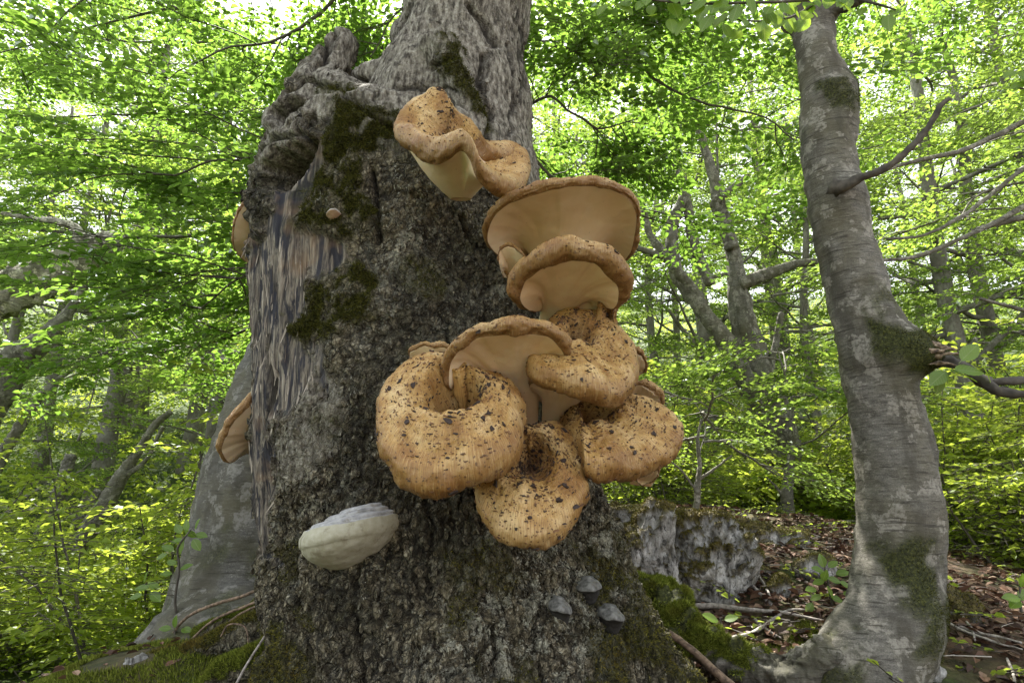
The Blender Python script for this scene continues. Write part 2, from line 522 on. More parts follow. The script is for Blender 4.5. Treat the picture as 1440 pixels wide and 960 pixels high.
# ------------------------------------------------------------------ leaves and trees
def leaves(c, d, n, L, W, mode='quad', rng=RNG):
    """c centres of the leaf base, d directions, n normals (all (m,3)); returns verts, quads, rnd"""
    m = len(c); d = nrm(d); s = nrm(np.cross(d, n)); n = np.cross(s, d)
    L = np.broadcast_to(L, (m,))[:, None]; W = np.broadcast_to(W, (m,))[:, None]
    fold = rng.uniform(.05, .35, (m, 1)) * W; droop = rng.uniform(-.05, .25, (m, 1)) * L
    r = rng.uniform(0, 1, m).astype(np.float32)
    if mode == 'quad':
        v = np.stack([c, c + d * L * .45 + s * W * .5 + n * fold, c + d * L - n * droop, c + d * L * .45 - s * W * .5 + n * fold], 1)
        f = np.arange(m * 4).reshape(m, 4); return v.reshape(-1, 3), f, np.repeat(r, 4)
    v = np.stack([c, c + d * L * .28 + s * W * .46 + n * fold, c + d * L * .7 + s * W * .38 + n * fold - n * droop * .4, c + d * L - n * droop,
                  c + d * L * .7 - s * W * .38 + n * fold - n * droop * .4, c + d * L * .28 - s * W * .46 + n * fold], 1)
    b = (np.arange(m) * 6)[:, None]
    f = np.stack([b + [0, 1, 2, 3], b + [0, 3, 4, 5]], 1).reshape(-1, 4)
    return v.reshape(-1, 3), f, np.repeat(r, 6)

def spray_template(L=.7, leaf=.065, rng=RNG, side=5, gap=.05):
    """flat beech spray in the xy plane, growing along +x: leaf bases, directions and twig lines"""
    B = []; D = []; tw = []
    def run(p, a, ln):
        q = p + np.array([math.cos(a), math.sin(a)]) * ln; tw.append((p, q)); k = int(ln / gap)
        for i in range(1, k + 1):
            pt = p + (q - p) * (i / k); sgn = 1 if i % 2 else -1
            aa = a + sgn * rng.uniform(.6, 1.1) if i < k else a
            B.append([*pt, 0]); D.append([math.cos(aa), math.sin(aa), rng.uniform(-.25, .1)])
    run(np.zeros(2), 0, L)
    for i in range(side):
        x = L * (.12 + .75 * i / side)
        for sg in (1, -1):
            run(np.array([x + rng.uniform(0, .04), 0]), sg * rng.uniform(.65, .95), (L - x) * rng.uniform(.5, .75))
    return np.array(B), np.array(D), tw

def rot_basis(d, n):
    d = nrm(d); s = nrm(np.cross(n, d)); n = np.cross(d, s)
    return np.stack([d, s, n], 1)          # columns

def place_sprays(pos, dirs, L=.7, leaf=.065, mode='quad', side=5, gap=.05, tilt=.28, rng=RNG, twigs=True, templates=4, keep=1.0):
    tps = [spray_template(L, leaf, rng, side, gap) for _ in range(templates)]
    C, D, N, TW = [], [], [], Batch()
    for p, d in zip(pos, dirs):
        B, Dd, tw = tps[rng.randint(len(tps))]
        up = nrm(np.array([rng.normal(0, tilt), rng.normal(0, tilt), 1.0]))
        d = np.array(d, float); d[2] *= .4
        R = rot_basis(d, up); s = rng.uniform(.65, 1.15)
        k = rng.uniform(0, 1, len(B)) < keep
        Bk = B[k] * s; bend = -.18 * (Bk[:, 0] ** 2) / (L * s); Bk = Bk + np.stack([0 * bend, 0 * bend, bend], 1)
        C.append(Bk @ R.T + p); D.append(Dd[k] @ R.T)
        N.append(np.tile(R[:, 2], (k.sum(), 1)) + rng.normal(0, .33, (k.sum(), 3)))
        if twigs:
            for a, b in tw:
                A_ = np.array([*a, 0]) * s; B_ = np.array([*b, 0]) * s
                A_[2] = -.18 * A_[0] ** 2 / (L * s); B_[2] = -.18 * B_[0] ** 2 / (L * s)
                v, f = tube(np.stack([A_ @ R.T + p, B_ @ R.T + p]), [.0028 * s, .0012 * s], 3, cap=False)
                TW.add(v, f)
    C = np.vstack(C); D = np.vstack(D); N = np.vstack(N)
    ln = leaf * rng.uniform(.7, 1.25, len(C))
    lv, lf, lr = leaves(C, D, N, ln, ln * rng.uniform(.58, .75, len(C)), mode, rng)
    return (lv, lf, lr), (TW.get() if twigs and TW.n else None)

def walk(p0, d, length, n, rng, wig=.25, trop=.0):
    p = np.array(p0, float); d = nrm(d); out = [p.copy()]
    for i in range(n):
        d = nrm(d + rng.normal(0, wig, 3) * .5 + np.array([0, 0, trop])); p = p + d * length / n; out.append(p.copy())
    return np.array(out)

def grow(trunk_pts, r0, r1, limb_h, nlimb, reach, sprays_per, rng, L=.8, leaf=.085, mode='quad', side=5, gap=.06, up=.35, second=5, az=None, nseg=10, keep=1.0):
    """a trunk path with limbs, side branches and sprays; local coordinates.  Returns wood batch, crown parts"""
    path = catmull(trunk_pts, 40); rad = np.linspace(1, 0, 40) ** .8 * (r0 - r1) + r1
    rad[:4] *= np.array([1.5, 1.28, 1.12, 1.04])
    W = Batch(); v, f = tube(path, rad, nseg); v += .12 * r0 * np.stack([fbm(v * 2, 3, 1), fbm(v * 2, 3, 2), 0 * v[:, 0]], 1); W.add(v, f)
    S = []; D = []
    H = path[:, 2] - path[0, 2]
    for k in range(nlimb):
        h = limb_h[0] + (limb_h[1] - limb_h[0]) * (k + rng.uniform(0, 1)) / nlimb
        i = int(np.clip(np.searchsorted(H, h), 1, 38)); a = (az[0] + (az[1] - az[0]) * rng.uniform() if az else k * 2.4 + rng.uniform(-.5, .5))
        frac = (h - limb_h[0]) / (limb_h[1] - limb_h[0] + 1e-6)
        ln = reach * (1 - .45 * frac) * rng.uniform(.7, 1.1)
        lp = walk(path[i], [math.cos(a), math.sin(a), up * rng.uniform(.3, 1.5)], ln, 9, rng, .28, -.02)
        lr = np.linspace(max(.012, rad[i] * .38), .008, 10); v, f = tube(catmull(lp, 18), np.interp(np.linspace(0, 9, 18), range(10), lr), 6, False); W.add(v, f)
        for q in range(second):
            j = rng.randint(2, 10); dd = lp[j] - lp[j - 1]; sg = 1 if q % 2 else -1
            ang = sg * rng.uniform(.5, 1.1); ca, sa = math.cos(ang), math.sin(ang)
            dv = np.array([dd[0] * ca - dd[1] * sa, dd[0] * sa + dd[1] * ca, dd[2] * .4 + rng.uniform(-.05, .12) * ln / 9])
            sl = ln * rng.uniform(.25, .5); sp = walk(lp[j], dv, sl, 6, rng, .25, -.02)
            v, f = tube(sp, np.linspace(lr[j] * .6, .004, 7), 4, False); W.add(v, f)
            for s_ in range(sprays_per):
                e = rng.randint(1, 7); S.append(sp[e]); t_ = sp[e] - sp[e - 1]
                a2 = rng.uniform(-1.2, 1.2); D.append([t_[0] * math.cos(a2) - t_[1] * math.sin(a2), t_[0] * math.sin(a2) + t_[1] * math.cos(a2), t_[2]])
            S.append(sp[-1]); D.append(sp[-1] - sp[-2])
    crown, tw = place_sprays(S, D, L, leaf, mode, side, gap, rng=rng, keep=keep)
    return W, crown, tw

# ------------------------------------------------------------------ the big broken beech trunk
AX = 2.15
def rows_to_rings(rows, Y=AX, step=6, k=.985):
    rows = sorted(rows, key=lambda r: -r[0])
    ys = np.array([r[0] for r in rows], float)[::-1]
    xl = np.array([r[1] for r in rows], float)[::-1]; xr = np.array([r[2] for r in rows], float)[::-1]
    yy = np.arange(ys[0], ys[-1] + 1, step)
    out = []
    for y in yy[::-1]:
        a = P(np.interp(y, ys, xl), y, Y); b = P(np.interp(y, ys, xr), y, Y)
        h = (b[0] - a[0]) / 2; out.append([(a[0] + b[0]) / 2, Y, a[2], k * h / math.sqrt(1 + (h / Y) ** 2)])
    return np.array(out)

def ring_mesh(R, nseg=96, squash=None):
    a = np.linspace(0, 2 * math.pi, nseg, endpoint=False)
    v = np.stack([R[:, 0, None] + R[:, 3, None] * np.cos(a), R[:, 1, None] + R[:, 3, None] * np.sin(a), np.repeat(R[:, 2, None], nseg, 1)], -1).reshape(-1, 3)
    f = grid_faces(len(R), nseg); n0 = len(v); v = np.vstack([v, [R[0, :3]], [R[-1, :3]]])
    j = np.arange(nseg); k = (j + 1) % nseg; b = (len(R) - 1) * nseg
    return v, np.vstack([f, np.stack([k, j, j * 0 + n0, j * 0 + n0], 1), np.stack([b + j, b + k, j * 0 + n0 + 1, j * 0 + n0 + 1], 1)])

BODY = [(1250, 290, 1090), (1080, 325, 1050), (960, 362, 985), (900, 380, 938), (850, 380, 903), (800, 374, 872), (750, 370, 852), (680, 367, 838),
        (600, 365, 826), (500, 365, 806), (400, 366, 786), (300, 367, 768), (262, 369, 760), (245, 376, 756)]
BOLE = [(380, 440, 780), (300, 468, 768), (240, 490, 757), (200, 505, 750), (150, 520, 746), (110, 533, 742), (80, 543, 743), (50, 550, 745), (0, 574, 748), (-80, 588, 752), (-200, 610, 752), (-420, 640, 752)]
BODY_R = rows_to_rings(BODY)
for _i in range(12):
    BODY_R = np.vstack([BODY_R, [BODY_R[-1][0] + .008, BODY_R[-1][1] + .022, BODY_R[-1][2] + .020, BODY_R[-1][3] - .030]])
BOLE_R = rows_to_rings(BOLE)

def surf_y(px, py):
    """world Y of the trunk's front at a photo pixel"""
    Y = 1.7
    for _ in range(6):
        p = P(px, py, Y); i = np.interp(p[2], BODY_R[:, 2], np.arange(len(BODY_R))); cx = np.interp(p[2], BODY_R[:, 2], BODY_R[:, 0]); r = np.interp(p[2], BODY_R[:, 2], BODY_R[:, 3])
        d = min(abs(p[0] - cx), r * .999); Y = AX - math.sqrt(r * r - d * d)
    return Y

def px_tube(pts, nseg=24, n=40):
    """pts: (px, py, Y, radius in photo pixels)"""
    Q = np.array([[*P(a, b, Y), r * wpp(a, b, Y)] for a, b, Y, r in pts]); Q = catmull(Q, n)
    return tube(Q[:, :3], Q[:, 3], nseg)

def voxel_union(parts, size):
    V, F, n = [], [], 0
    bm_v = []; tris = []
    for v, f in parts:
        V.append(v); tris += [tuple(dict.fromkeys((q + n).tolist())) for q in f]; n += len(v)
    me = bpy.data.meshes.new('union'); me.from_pydata(np.vstack(V).tolist(), [], tris); me.update()
    o = bpy.data.objects.new('union', me); COL.objects.link(o)
    m = o.modifiers.new('r', 'REMESH'); m.mode = 'VOXEL'; m.voxel_size = size; m.use_smooth_shade = True
    s = o.modifiers.new('s', 'SMOOTH'); s.factor = .5; s.iterations = 4
    dg = bpy.context.evaluated_depsgraph_get(); dg.update()
    ev = o.evaluated_get(dg); em = bpy.data.meshes.new_from_object(ev)
    nv = len(em.vertices); co = np.empty(nv * 3, np.float32); em.vertices.foreach_get('co', co)
    no = np.empty(nv * 3, np.float32); em.vertex_normals.foreach_get('vector', no)
    nl = len(em.loops); li = np.empty(nl, np.int32); em.loops.foreach_get('vertex_index', li)
    lt = np.empty(len(em.polygons), np.int32); em.polygons.foreach_get('loop_total', lt)
    bpy.data.objects.remove(o); bpy.data.meshes.remove(me); bpy.data.meshes.remove(em)
    if (lt == 4).all(): f = li.reshape(-1, 4)
    else:
        st = np.concatenate([[0], np.cumsum(lt)[:-1]]); f = np.stack([li[st], li[st + 1], li[st + 2], li[np.where(lt == 4, st + 3, st + 2)]], 1)
        f = f[lt == 4]
    return co.reshape(-1, 3).astype(float), no.reshape(-1, 3).astype(float), f

def vnormals(v, f):
    e1 = v[f[:, 2]] - v[f[:, 0]]; e2 = v[f[:, 3]] - v[f[:, 1]]; n = np.cross(e1, e2); N = np.zeros_like(v)
    for k in range(4):
        for c in range(3): N[:, c] += np.bincount(f[:, k], n[:, c], len(v))
    return nrm(N)

def fuzz(v, f, mask, count, ln, wd, rng, up=.0, jit=.5):
    """short moss blades growing from the quads where mask is high"""
    w = mask[f].mean(1); w = np.clip(w - .35, 0, 1); 
    area = np.linalg.norm(np.cross(v[f[:, 2]] - v[f[:, 0]], v[f[:, 3]] - v[f[:, 1]]), axis=1) * .5
    p = w * area; p = p / p.sum(); i = rng.choice(len(f), count, p=p)
    a, b = rng.uniform(0, 1, (2, count, 1))
    q = v[f[i]]; pt = (q[:, 0] * (1 - a) + q[:, 1] * a) * (1 - b) + (q[:, 3] * (1 - a) + q[:, 2] * a) * b
    N = nrm(np.cross(q[:, 2] - q[:, 0], q[:, 3] - q[:, 1]))
    d = nrm(N + rng.normal(0, jit, (count, 3)) + np.array([0, 0, up])); s = nrm(np.cross(d, rng.normal(0, 1, (count, 3))))
    L = ln * rng.uniform(.5, 1.4, (count, 1)); W_ = wd * rng.uniform(.6, 1.4, (count, 1))
    pt = pt - N * ln * .15
    V = np.stack([pt + s * W_, pt - s * W_, pt + d * L], 1).reshape(-1, 3)
    return V, np.arange(count * 3).reshape(-1, 3), np.repeat(rng.uniform(0, 1, count).astype(np.float32), 3)

def make_big_trunk():
    rng = np.random.RandomState(3)
    parts = [ring_mesh(BODY_R), ring_mesh(BOLE_R)]
    parts.append(px_tube([(426, 320, 2.06, 60), (427, 225, 2.05, 53), (434, 168, 2.04, 44), (448, 122, 2.06, 33), (466, 84, 2.10, 24), (478, 60, 2.12, 18), (483, 50, 2.13, 11)]))
    parts.append(px_tube([(500, 310, 1.90, 85), (500, 238, 1.92, 68), (500, 190, 1.96, 42), (505, 160, 2.02, 20)]))
    parts.append(px_tube([(590, 330, 1.88, 95), (592, 252, 1.92, 80), (590, 200, 1.97, 52), (586, 165, 2.02, 30)]))
    parts.append(px_tube([(452, 118, 2.04, 24), (485, 142, 1.96, 30), (530, 172, 1.88, 32), (580, 204, 1.80, 28), (622, 244, 1.74, 18)]))
    parts.append(px_tube([(500, 128, 2.10, 22), (540, 112, 2.04, 26), (580, 100, 1.98, 26), (620, 100, 1.94, 20)]))
    # root flares
    parts.append(px_tube([(450, 780, 2.0, 75), (440, 870, 1.95, 58), (415, 950, 1.9, 50), (370, 1060, 1.85, 55)]))
    parts.append(px_tube([(475, 800, 2.2, 66), (415, 880, 2.2, 40), (350, 935, 2.25, 28), (280, 985, 2.3, 26)]))
    parts.append(px_tube([(790, 700, 2.0, 60), (840, 830, 1.95, 60), (890, 930, 1.9, 62), (950, 1050, 1.85, 70)]))
    parts.append(px_tube([(640, 850, 1.75, 60), (650, 950, 1.66, 70), (655, 1080, 1.6, 80)]))
    parts.append(px_tube([(540, 860, 1.78, 45), (520, 950, 1.7, 60), (500, 1080, 1.62, 70)]))
    parts.append(px_tube([(770, 850, 1.80, 40), (790, 950, 1.72, 52), (820, 1080, 1.66, 60)]))
    # burr and ridge on the upper bole
    parts.append(px_tube([(615, 60, 1.86, 26), (650, 120, 1.82, 30), (672, 175, 1.82, 22), (680, 230, 1.86, 16)]))
    v, n, f = voxel_union(parts, .0062)
    px = PX(v); front = (n[:, 1] < .35)
    # low-frequency shape: flutes and lumps
    d = .030 * fbm(v * [1.6, 1.6, .7], 3, 21) + .016 * fbm(v * [7, 7, 3.5], 3, 22)
    d *= 1 - .55 * front * (px[:, 1] < 270) * (1 - sstep(480, 540, px[:, 0]))
    wob = np.stack([fbm(v * 9, 3, 31), fbm(v * 9, 3, 32)], 1) * 16 + np.stack([fbm(v * 30, 2, 33), fbm(v * 30, 2, 34)], 1) * 6
    PM = lambda poly, soft=8.0: poly_mask(px, poly, soft, wob) * front
    wood = PM([(360, 250), (400, 240), (440, 200), (455, 160), (470, 150), (468, 190), (450, 240), (430, 300), (425, 330), (480, 345), (485, 385), (425, 400), (424, 470), (430, 540), (412, 560), (398, 600), (395, 640), (385, 720), (392, 800), (378, 806), (355, 700), (350, 400)], 9)
    wood = np.maximum(wood, PM([(430, 335), (495, 345), (488, 392), (430, 395)], 8))
    wood = np.maximum(wood, .9 * PM([(430, 470), (455, 480), (458, 560), (440, 560)], 6))
    moss = PM([(470, 120), (520, 155), (560, 185), (545, 210), (500, 215), (520, 260), (530, 310), (490, 345), (440, 330), (422, 320), (430, 270), (450, 220), (462, 170)], 12)
    moss = np.maximum(moss, PM([(470, 375), (520, 370), (545, 400), (520, 440), (480, 470), (425, 478), (415, 440), (440, 400)], 10))
    moss = np.maximum(moss, .85 * PM([(600, 60), (650, 60), (690, 140), (690, 190), (665, 150), (630, 110), (605, 90)], 9))
    moss = np.maximum(moss, .8 * PM([(840, 720), (880, 820), (1000, 960), (1100, 1100), (860, 1100), (830, 880), (820, 800)], 20) * sstep(-.25, .25, fbm(v * 12, 3, 41)))
    moss = np.maximum(moss, .8 * PM([(300, 860), (420, 850), (440, 960), (430, 1100), (200, 1100)], 15) * sstep(-.1, .3, fbm(v * 10, 3, 42) + n[:, 2] * .8))
    moss = np.maximum(moss, .75 * PM([(450, 120), (600, 165), (590, 182), (520, 160), (455, 140)], 8))
    moss = np.maximum(moss, .55 * front * sstep(.22, .6, fbm(v * 8, 4, 43)) * sstep(300, 360, px[:, 1]) * (1 - wood))
    smooth = front * (1 - sstep(190, 260, px[:, 1] - .25 * (px[:, 0] - 640))) * sstep(455, 520, px[:, 0] + .0 * px[:, 1])
    smooth = np.maximum(smooth, PM([(455, 30), (505, 30), (510, 130), (440, 160), (400, 240), (372, 300), (360, 200), (400, 120)], 10))
    smooth = np.maximum(smooth * (1 - wood), .9 * PM([(700, 0), (760, 0), (775, 300), (735, 330), (722, 200)], 12))
    smooth = np.maximum(smooth, .7 * PM([(420, 500), (480, 540), (480, 640), (430, 680), (395, 660), (410, 600)], 16))
    stain = PM([(560, 300), (680, 330), (740, 420), (740, 480), (640, 490), (540, 560), (520, 640), (560, 720), (670, 710), (690, 790), (590, 800), (560, 900), (470, 960), (380, 1000), (400, 900), (460, 830), (470, 700), (490, 560), (560, 420)], 26) * sstep(-.55, .15, fbm(v * 6, 4, 51))
    stain = np.maximum(stain, PM([(364, 250), (386, 245), (384, 340), (368, 352)], 5)); wood = wood * (1 - PM([(364, 250), (386, 245), (384, 340), (368, 352)], 5))
    stain = np.maximum(stain, PM([(436, 165), (470, 150), (480, 170), (455, 220), (440, 290), (415, 330), (420, 260), (432, 210)], 6) * .75)
    stain = np.maximum(stain, .9 * PM([(560, 620), (680, 680), (680, 740), (590, 760), (540, 700)], 12))
    stain = stain * (1 - .0 * smooth)
    lichen = PM([(680, 720), (870, 740), (900, 860), (880, 960), (600, 960), (620, 820)], 30) * .95
    lichen = np.maximum(lichen, PM([(540, 300), (700, 300), (720, 430), (640, 480), (520, 480)], 25) * .55)
    lichen = np.maximum(lichen, PM([(400, 540), (480, 540), (520, 700), (430, 860), (385, 800)], 20) * .45)
    # bark plates
    w1 = v + .012 * np.stack([vn(v * 40, 1), vn(v * 40, 2), vn(v * 40, 3)], 1)
    F1, F2, ID = worley(w1 * [34, 34, 20], 5); e1 = F2 - F1
    G1, G2, ID2 = worley(w1 * [78, 78, 55], 6); e2 = G2 - G1
    rough = (1 - wood) * (1 - .8 * smooth)
    low = sstep(430, 720, px[:, 1])
    d += rough * (.0105 * (sstep(.02, .34, e1) - .6) * (.5 + .7 * low) + .004 * (ID - .5) * low + .004 * (sstep(.0, .35, e2) - .5))
    crev = rough * np.maximum((1 - sstep(.02, .13, e1)) * (.45 + .55 * low), .6 * (1 - sstep(.0, .12, e2)))
    d += rough * (.006 * fbm(v * 26, 4, 61) + .012 * fbm(v * 11, 3, 68))
    d += smooth * (.006 * fbm(v * [18, 18, 9], 4, 62))
    sm_crack = smooth * sstep(.30, .5, np.abs(fbm(v * [16, 16, 5], 3, 63))) * 0
    # upper bole: craggy patches
    crag = smooth * sstep(.05, .4, fbm(v * [7, 7, 4], 3, 64)) * (1 - sstep(705, 735, px[:, 0]))
    d += crag * (.010 * (sstep(.02, .3, e1) - .7) + .012 * fbm(v * 22, 3, 65)); crev = np.maximum(crev, crag * (1 - sstep(.02, .14, e1)) * .9)
    # wood grain
    d += wood * (.006 * fbm(v * [55, 55, 5], 3, 66) + .016 * fbm(v * [16, 16, 1.6], 2, 67) - .014)
    # cracks
    q = px + wob * .35
    for line, w_, dep in (([(524, 232), (531, 262), (528, 290), (535, 335)], 3.2, .035), ([(530, 170), (560, 186), (590, 200), (606, 214)], 2.6, .02),
                          ([(405, 126), (425, 112), (450, 119), (482, 130), (520, 162), (556, 186)], 4, .03), ([(372, 222), (390, 202), (428, 192), (438, 168)], 4, .035), ([(410, 150), (425, 172), (418, 190)], 3, .02), ([(662, 0), (682, 22), (700, 60)], 5, .03), ([(684, 70), (680, 110), (690, 160), (684, 215)], 5, .03),
                          ([(600, 92), (620, 82), (640, 78)], 5, .03), ([(716, 60), (722, 130), (716, 190)], 3, .012), ([(560, 130), (600, 120), (640, 128)], 3, .012),
                          ([(470, 96), (490, 108), (512, 120)], 4, .02), ([(452, 60), (458, 80), (440, 98)], 4, .03), ([(730, 0), (738, 60), (735, 130)], 3, .012),
                          ([(545, 60), (560, 30), (572, 0)], 4, .015), ([(618, 440), (632, 480), (620, 520)], 3, .015), ([(380, 470), (384, 560), (380, 640)], 3, .015),
                          ([(760, 860), (752, 900), (766, 960)], 4, .022), ([(690, 880), (700, 920), (690, 960)], 4, .018), ([(505, 800), (498, 860), (510, 960)], 5, .022),
                          ([(600, 700), (610, 760), (600, 830)], 4, .018), ([(655, 300), (662, 330), (690, 350)], 3, .02), ([(396, 640), (400, 760), (420, 860)], 4, .02)):
        k = (1 - sstep(0, w_ * 1.8, line_dist(q, line))) * front; d -= k * dep; crev = np.maximum(crev, k)
    # crevice shadow holes: the rotten cavity, torn edge and stub hollow
    cav = poly_mask(px, [(377, 240), (395, 222), (430, 195), (440, 200), (428, 232), (408, 262), (398, 270), (384, 262)], 4, wob * .4) * front
    d -= cav * .16; 
    cav2 = poly_mask(px, [(384, 178), (392, 160), (420, 145), (428, 150), (412, 165), (398, 182), (386, 190)], 3, wob * .25) * front
    d -= cav2 * .05
    cav3 = poly_mask(px, [(447, 70), (470, 42), (476, 48), (462, 68), (452, 84)], 3, wob * .3) * front; d -= cav3 * .03
    lip = PM([(372, 225), (388, 195), (428, 165), (436, 190), (400, 215), (380, 240)], 6); d += lip * .022
    ridge = PM([(360, 235), (378, 235), (382, 350), (362, 356)], 5); d += ridge * .02 + ridge * .012 * fbm(v * 40, 3, 71)
    lipm = poly_mask(px, [(378, 185), (380, 165), (410, 138), (430, 142), (424, 148), (394, 160), (386, 182)], 3, wob * .2) * front; d += lipm * .028
    # plates that lift at the moss edges
    d += moss * (.010 + .010 * fbm(v * 26, 3, 72))
    v = v + n * d[:, None]
    crev = np.clip(crev * (1 - moss * .6) + cav * .8 + cav2 * .7 + cav3 * .6, 0, 1)  # cavities join the crevice mask, so their shade goes into the colour
    moss = moss * np.where(px[:, 1] < 600, .35 + .65 * sstep(-.45, .0, fbm(v * 24, 3, 91)), 1)
    root = thing('beech_tree', (BODY_R[40, 0], AX, .1), 'huge broken beech trunk with bare grey wood, moss and big tan fungi', 'tree')
    A = np.stack([np.clip(moss, 0, 1), np.clip(wood, 0, 1), np.clip(smooth, 0, 1)], 1); B = np.stack([np.clip(stain * (1 - moss), 0, 1), lichen, crev], 1)
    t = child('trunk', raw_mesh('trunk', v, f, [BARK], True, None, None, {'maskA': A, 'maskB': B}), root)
    low_m = moss * sstep(600, 800, px[:, 1]) ; hi_m = moss * (1 - low_m) * sstep(.3, .6, moss)
    V, F, R = fuzz(v, f, hi_m * (px[:, 1] > -50) * front, 60000, .011, .0013, rng, .1, .8)
    child('moss', raw_mesh('moss', V, F, [MOSS_D], False, None, None, {'rnd': R}), root, 'stuff', 'dark olive moss cushions on the upper left of the trunk')
    V, F, R = fuzz(v, f, low_m * front * (px[:, 1] < 1000), 34000, .009, .0012, rng, .1, .7)
    child('moss', raw_mesh('moss', V, F, [MOSS], False, None, None, {'rnd': R}), root, 'stuff', 'thin green moss down the foot of the trunk')
    # loose bark flakes lifting off the trunk
    w = front * rough * (px[:, 1] > 0) * (px[:, 1] < 990) * (.25 + lichen + .4 * low) * (1 - moss)
    fw = w[f].mean(1); i = rng.choice(len(f), 5200, p=fw / fw.sum()); c = v[f[i]].mean(1); N = vnormals(v, f)[f[i, 0]]
    a = rng.uniform(0, 6.28, len(i)); sd = nrm(np.cross(N, np.array([0, 0, 1.0]))); upv = np.cross(N, sd)
    K = 6; ang = np.linspace(0, 2 * math.pi, K, endpoint=False); sz = rng.uniform(.003, .0115, (len(i), 1, 1)); rr = rng.uniform(.6, 1.25, (len(i), K, 1))
    ca, sa = (np.cos(ang + 0)[None, :, None], np.sin(ang)[None, :, None])
    tilt = rng.normal(0, .35, (len(i), 2, 1, 1)); lift = .0025
    off = sd[:, None] * ca * rr * sz * .8 + upv[:, None] * sa * rr * sz * 1.2
    ringv = c[:, None] + off + N[:, None] * (lift + sz * (tilt[:, 0] * ca + tilt[:, 1] * sa))
    low_ = ringv - N[:, None] * .004
    V = np.concatenate([ringv, low_], 1).reshape(-1, 3); b = (np.arange(len(i)) * 2 * K)[:, None]
    fl = [b + [0, 1, 2, 3], b + [0, 3, 4, 5]] + [b + [(j + 1) % K, j, j + K, (j + 1) % K + K] for j in range(K)]
    F = np.stack(fl, 1).reshape(-1, 4)
    iA = np.repeat(A[f[i, 0]], 2 * K, 0); iB = np.repeat(B[f[i, 0]] * [.6, 1, .15], 2 * K, 0)
    child('bark_flakes', raw_mesh('bark_flakes', V, F, [BARK], False, None, None, {'maskA': iA, 'maskB': iB}), root, 'stuff')
    # long splinters standing off the bare wood
    fw = (wood * front)[f].mean(1) * ((px[:, 1] < 760) & (px[:, 1] > 330) & (px[:, 0] < 445) & (np.abs(n[:, 2]) < .3))[f[:, 0]]; i = rng.choice(len(f), 1100, p=fw / fw.sum()); c = v[f[i]].mean(1); N = vnormals(v, f)[f[i, 0]]
    upv = nrm(np.array([0, 0, 1.0]) - N * N[:, 2:3] + rng.normal(0, .05, (len(i), 3))); sd = np.cross(N, upv); L = rng.uniform(.012, .06, (len(i), 1)); W_ = rng.uniform(.0008, .0028, (len(i), 1)); T_ = rng.uniform(.0008, .003, (len(i), 1))
    V = np.stack([c - upv * L + sd * W_ * .4, c - upv * L - sd * W_ * .4, c - sd * W_ - N * .004, c + N * T_, c + sd * W_ - N * .004, c + upv * L * .9 - N * T_], 1).reshape(-1, 3)
    b = (np.arange(len(i)) * 6)[:, None]; F = np.stack([b + [0, 1, 2, 3], b + [0, 3, 4, 4], b + [2, 5, 5, 3], b + [3, 5, 5, 4]], 1)
    tris = np.concatenate([F[:, 0][:, [0, 1, 2]], F[:, 0][:, [0, 2, 3]], F[:, 1][:, :3], F[:, 2][:, [0, 1, 3]], F[:, 3][:, [0, 1, 3]]])
    sm = NT('weathered_splinter'); smm = sm.pbr(sm.ramp(sm.attr('rnd'), (0.0, (.03, .03, .033)), (.35, (.13, .115, .10)), (.7, (.32, .28, .23)), (1.0, (.52, .47, .40))), .85)
    child('wood_splinters', raw_mesh('wood_splinters', V, tris, [smm], False, None, None, {'rnd': np.repeat(rng.uniform(0, 1, len(i)), 6)}), root, 'stuff')
    return root
BIG = make_big_trunk()
from mathutils.bvhtree import BVHTree
_tm = [c for c in BIG.children if c.name.startswith('trunk')][0].data
_bvh = BVHTree.FromPolygons([tuple(v_.co + BIG.location) for v_ in _tm.vertices], [tuple(p_.vertices) for p_ in _tm.polygons])
def surf_y(px, py):
    o_ = Vector(CAM); d_ = (Vector(P(px, py, 2.0)) - o_).normalized(); h_ = _bvh.ray_cast(o_, d_)
    return h_[0].y if h_[0] else 2.0

# ------------------------------------------------------------------ fungi
def mossy_roots():
    rng = np.random.RandomState(66)
    for k, pts in enumerate(([(412, 868, 2.12, 24), (350, 888, 2.16, 21), (280, 912, 2.22, 17), (205, 938, 2.28, 14), (120, 962, 2.34, 12), (20, 990, 2.4, 10)], [(420, 905, 1.98, 26), (360, 930, 1.98, 22), (300, 962, 1.98, 18), (240, 1010, 1.98, 16)], [(400, 842, 2.25, 14), (350, 862, 2.32, 12), (300, 884, 2.4, 9), (262, 900, 2.45, 6)])):
        v, f = px_tube(pts, 40, 130); n = vnormals(v, f)
        if (n * (v - v.mean(0))).sum() < 0: n = -n; f = f[:, ::-1]
        v = v + n * (.016 * fbm(v * 12, 4, k) + .006 * fbm(v * 40, 3, k + 5))[:, None]
        m = sstep(-.15, .25, n[:, 2] * .8 + .6 * fbm(v * 8, 3, k + 9)); z = np.zeros_like(m)
        child('root', raw_mesh('root', v, f, [BARK], True, None, None, {'maskA': np.stack([m, z, z], 1), 'maskB': np.stack([z + .25, z, z], 1)}), BIG)
        V, F, R = fuzz(v, f, m, 16000, .012, .0014, rng, .3, .6); child('moss', raw_mesh('moss', V, F, [MOSS_B if k else MOSS], False, None, None, {'rnd': R}), BIG, 'stuff')
mossy_roots()

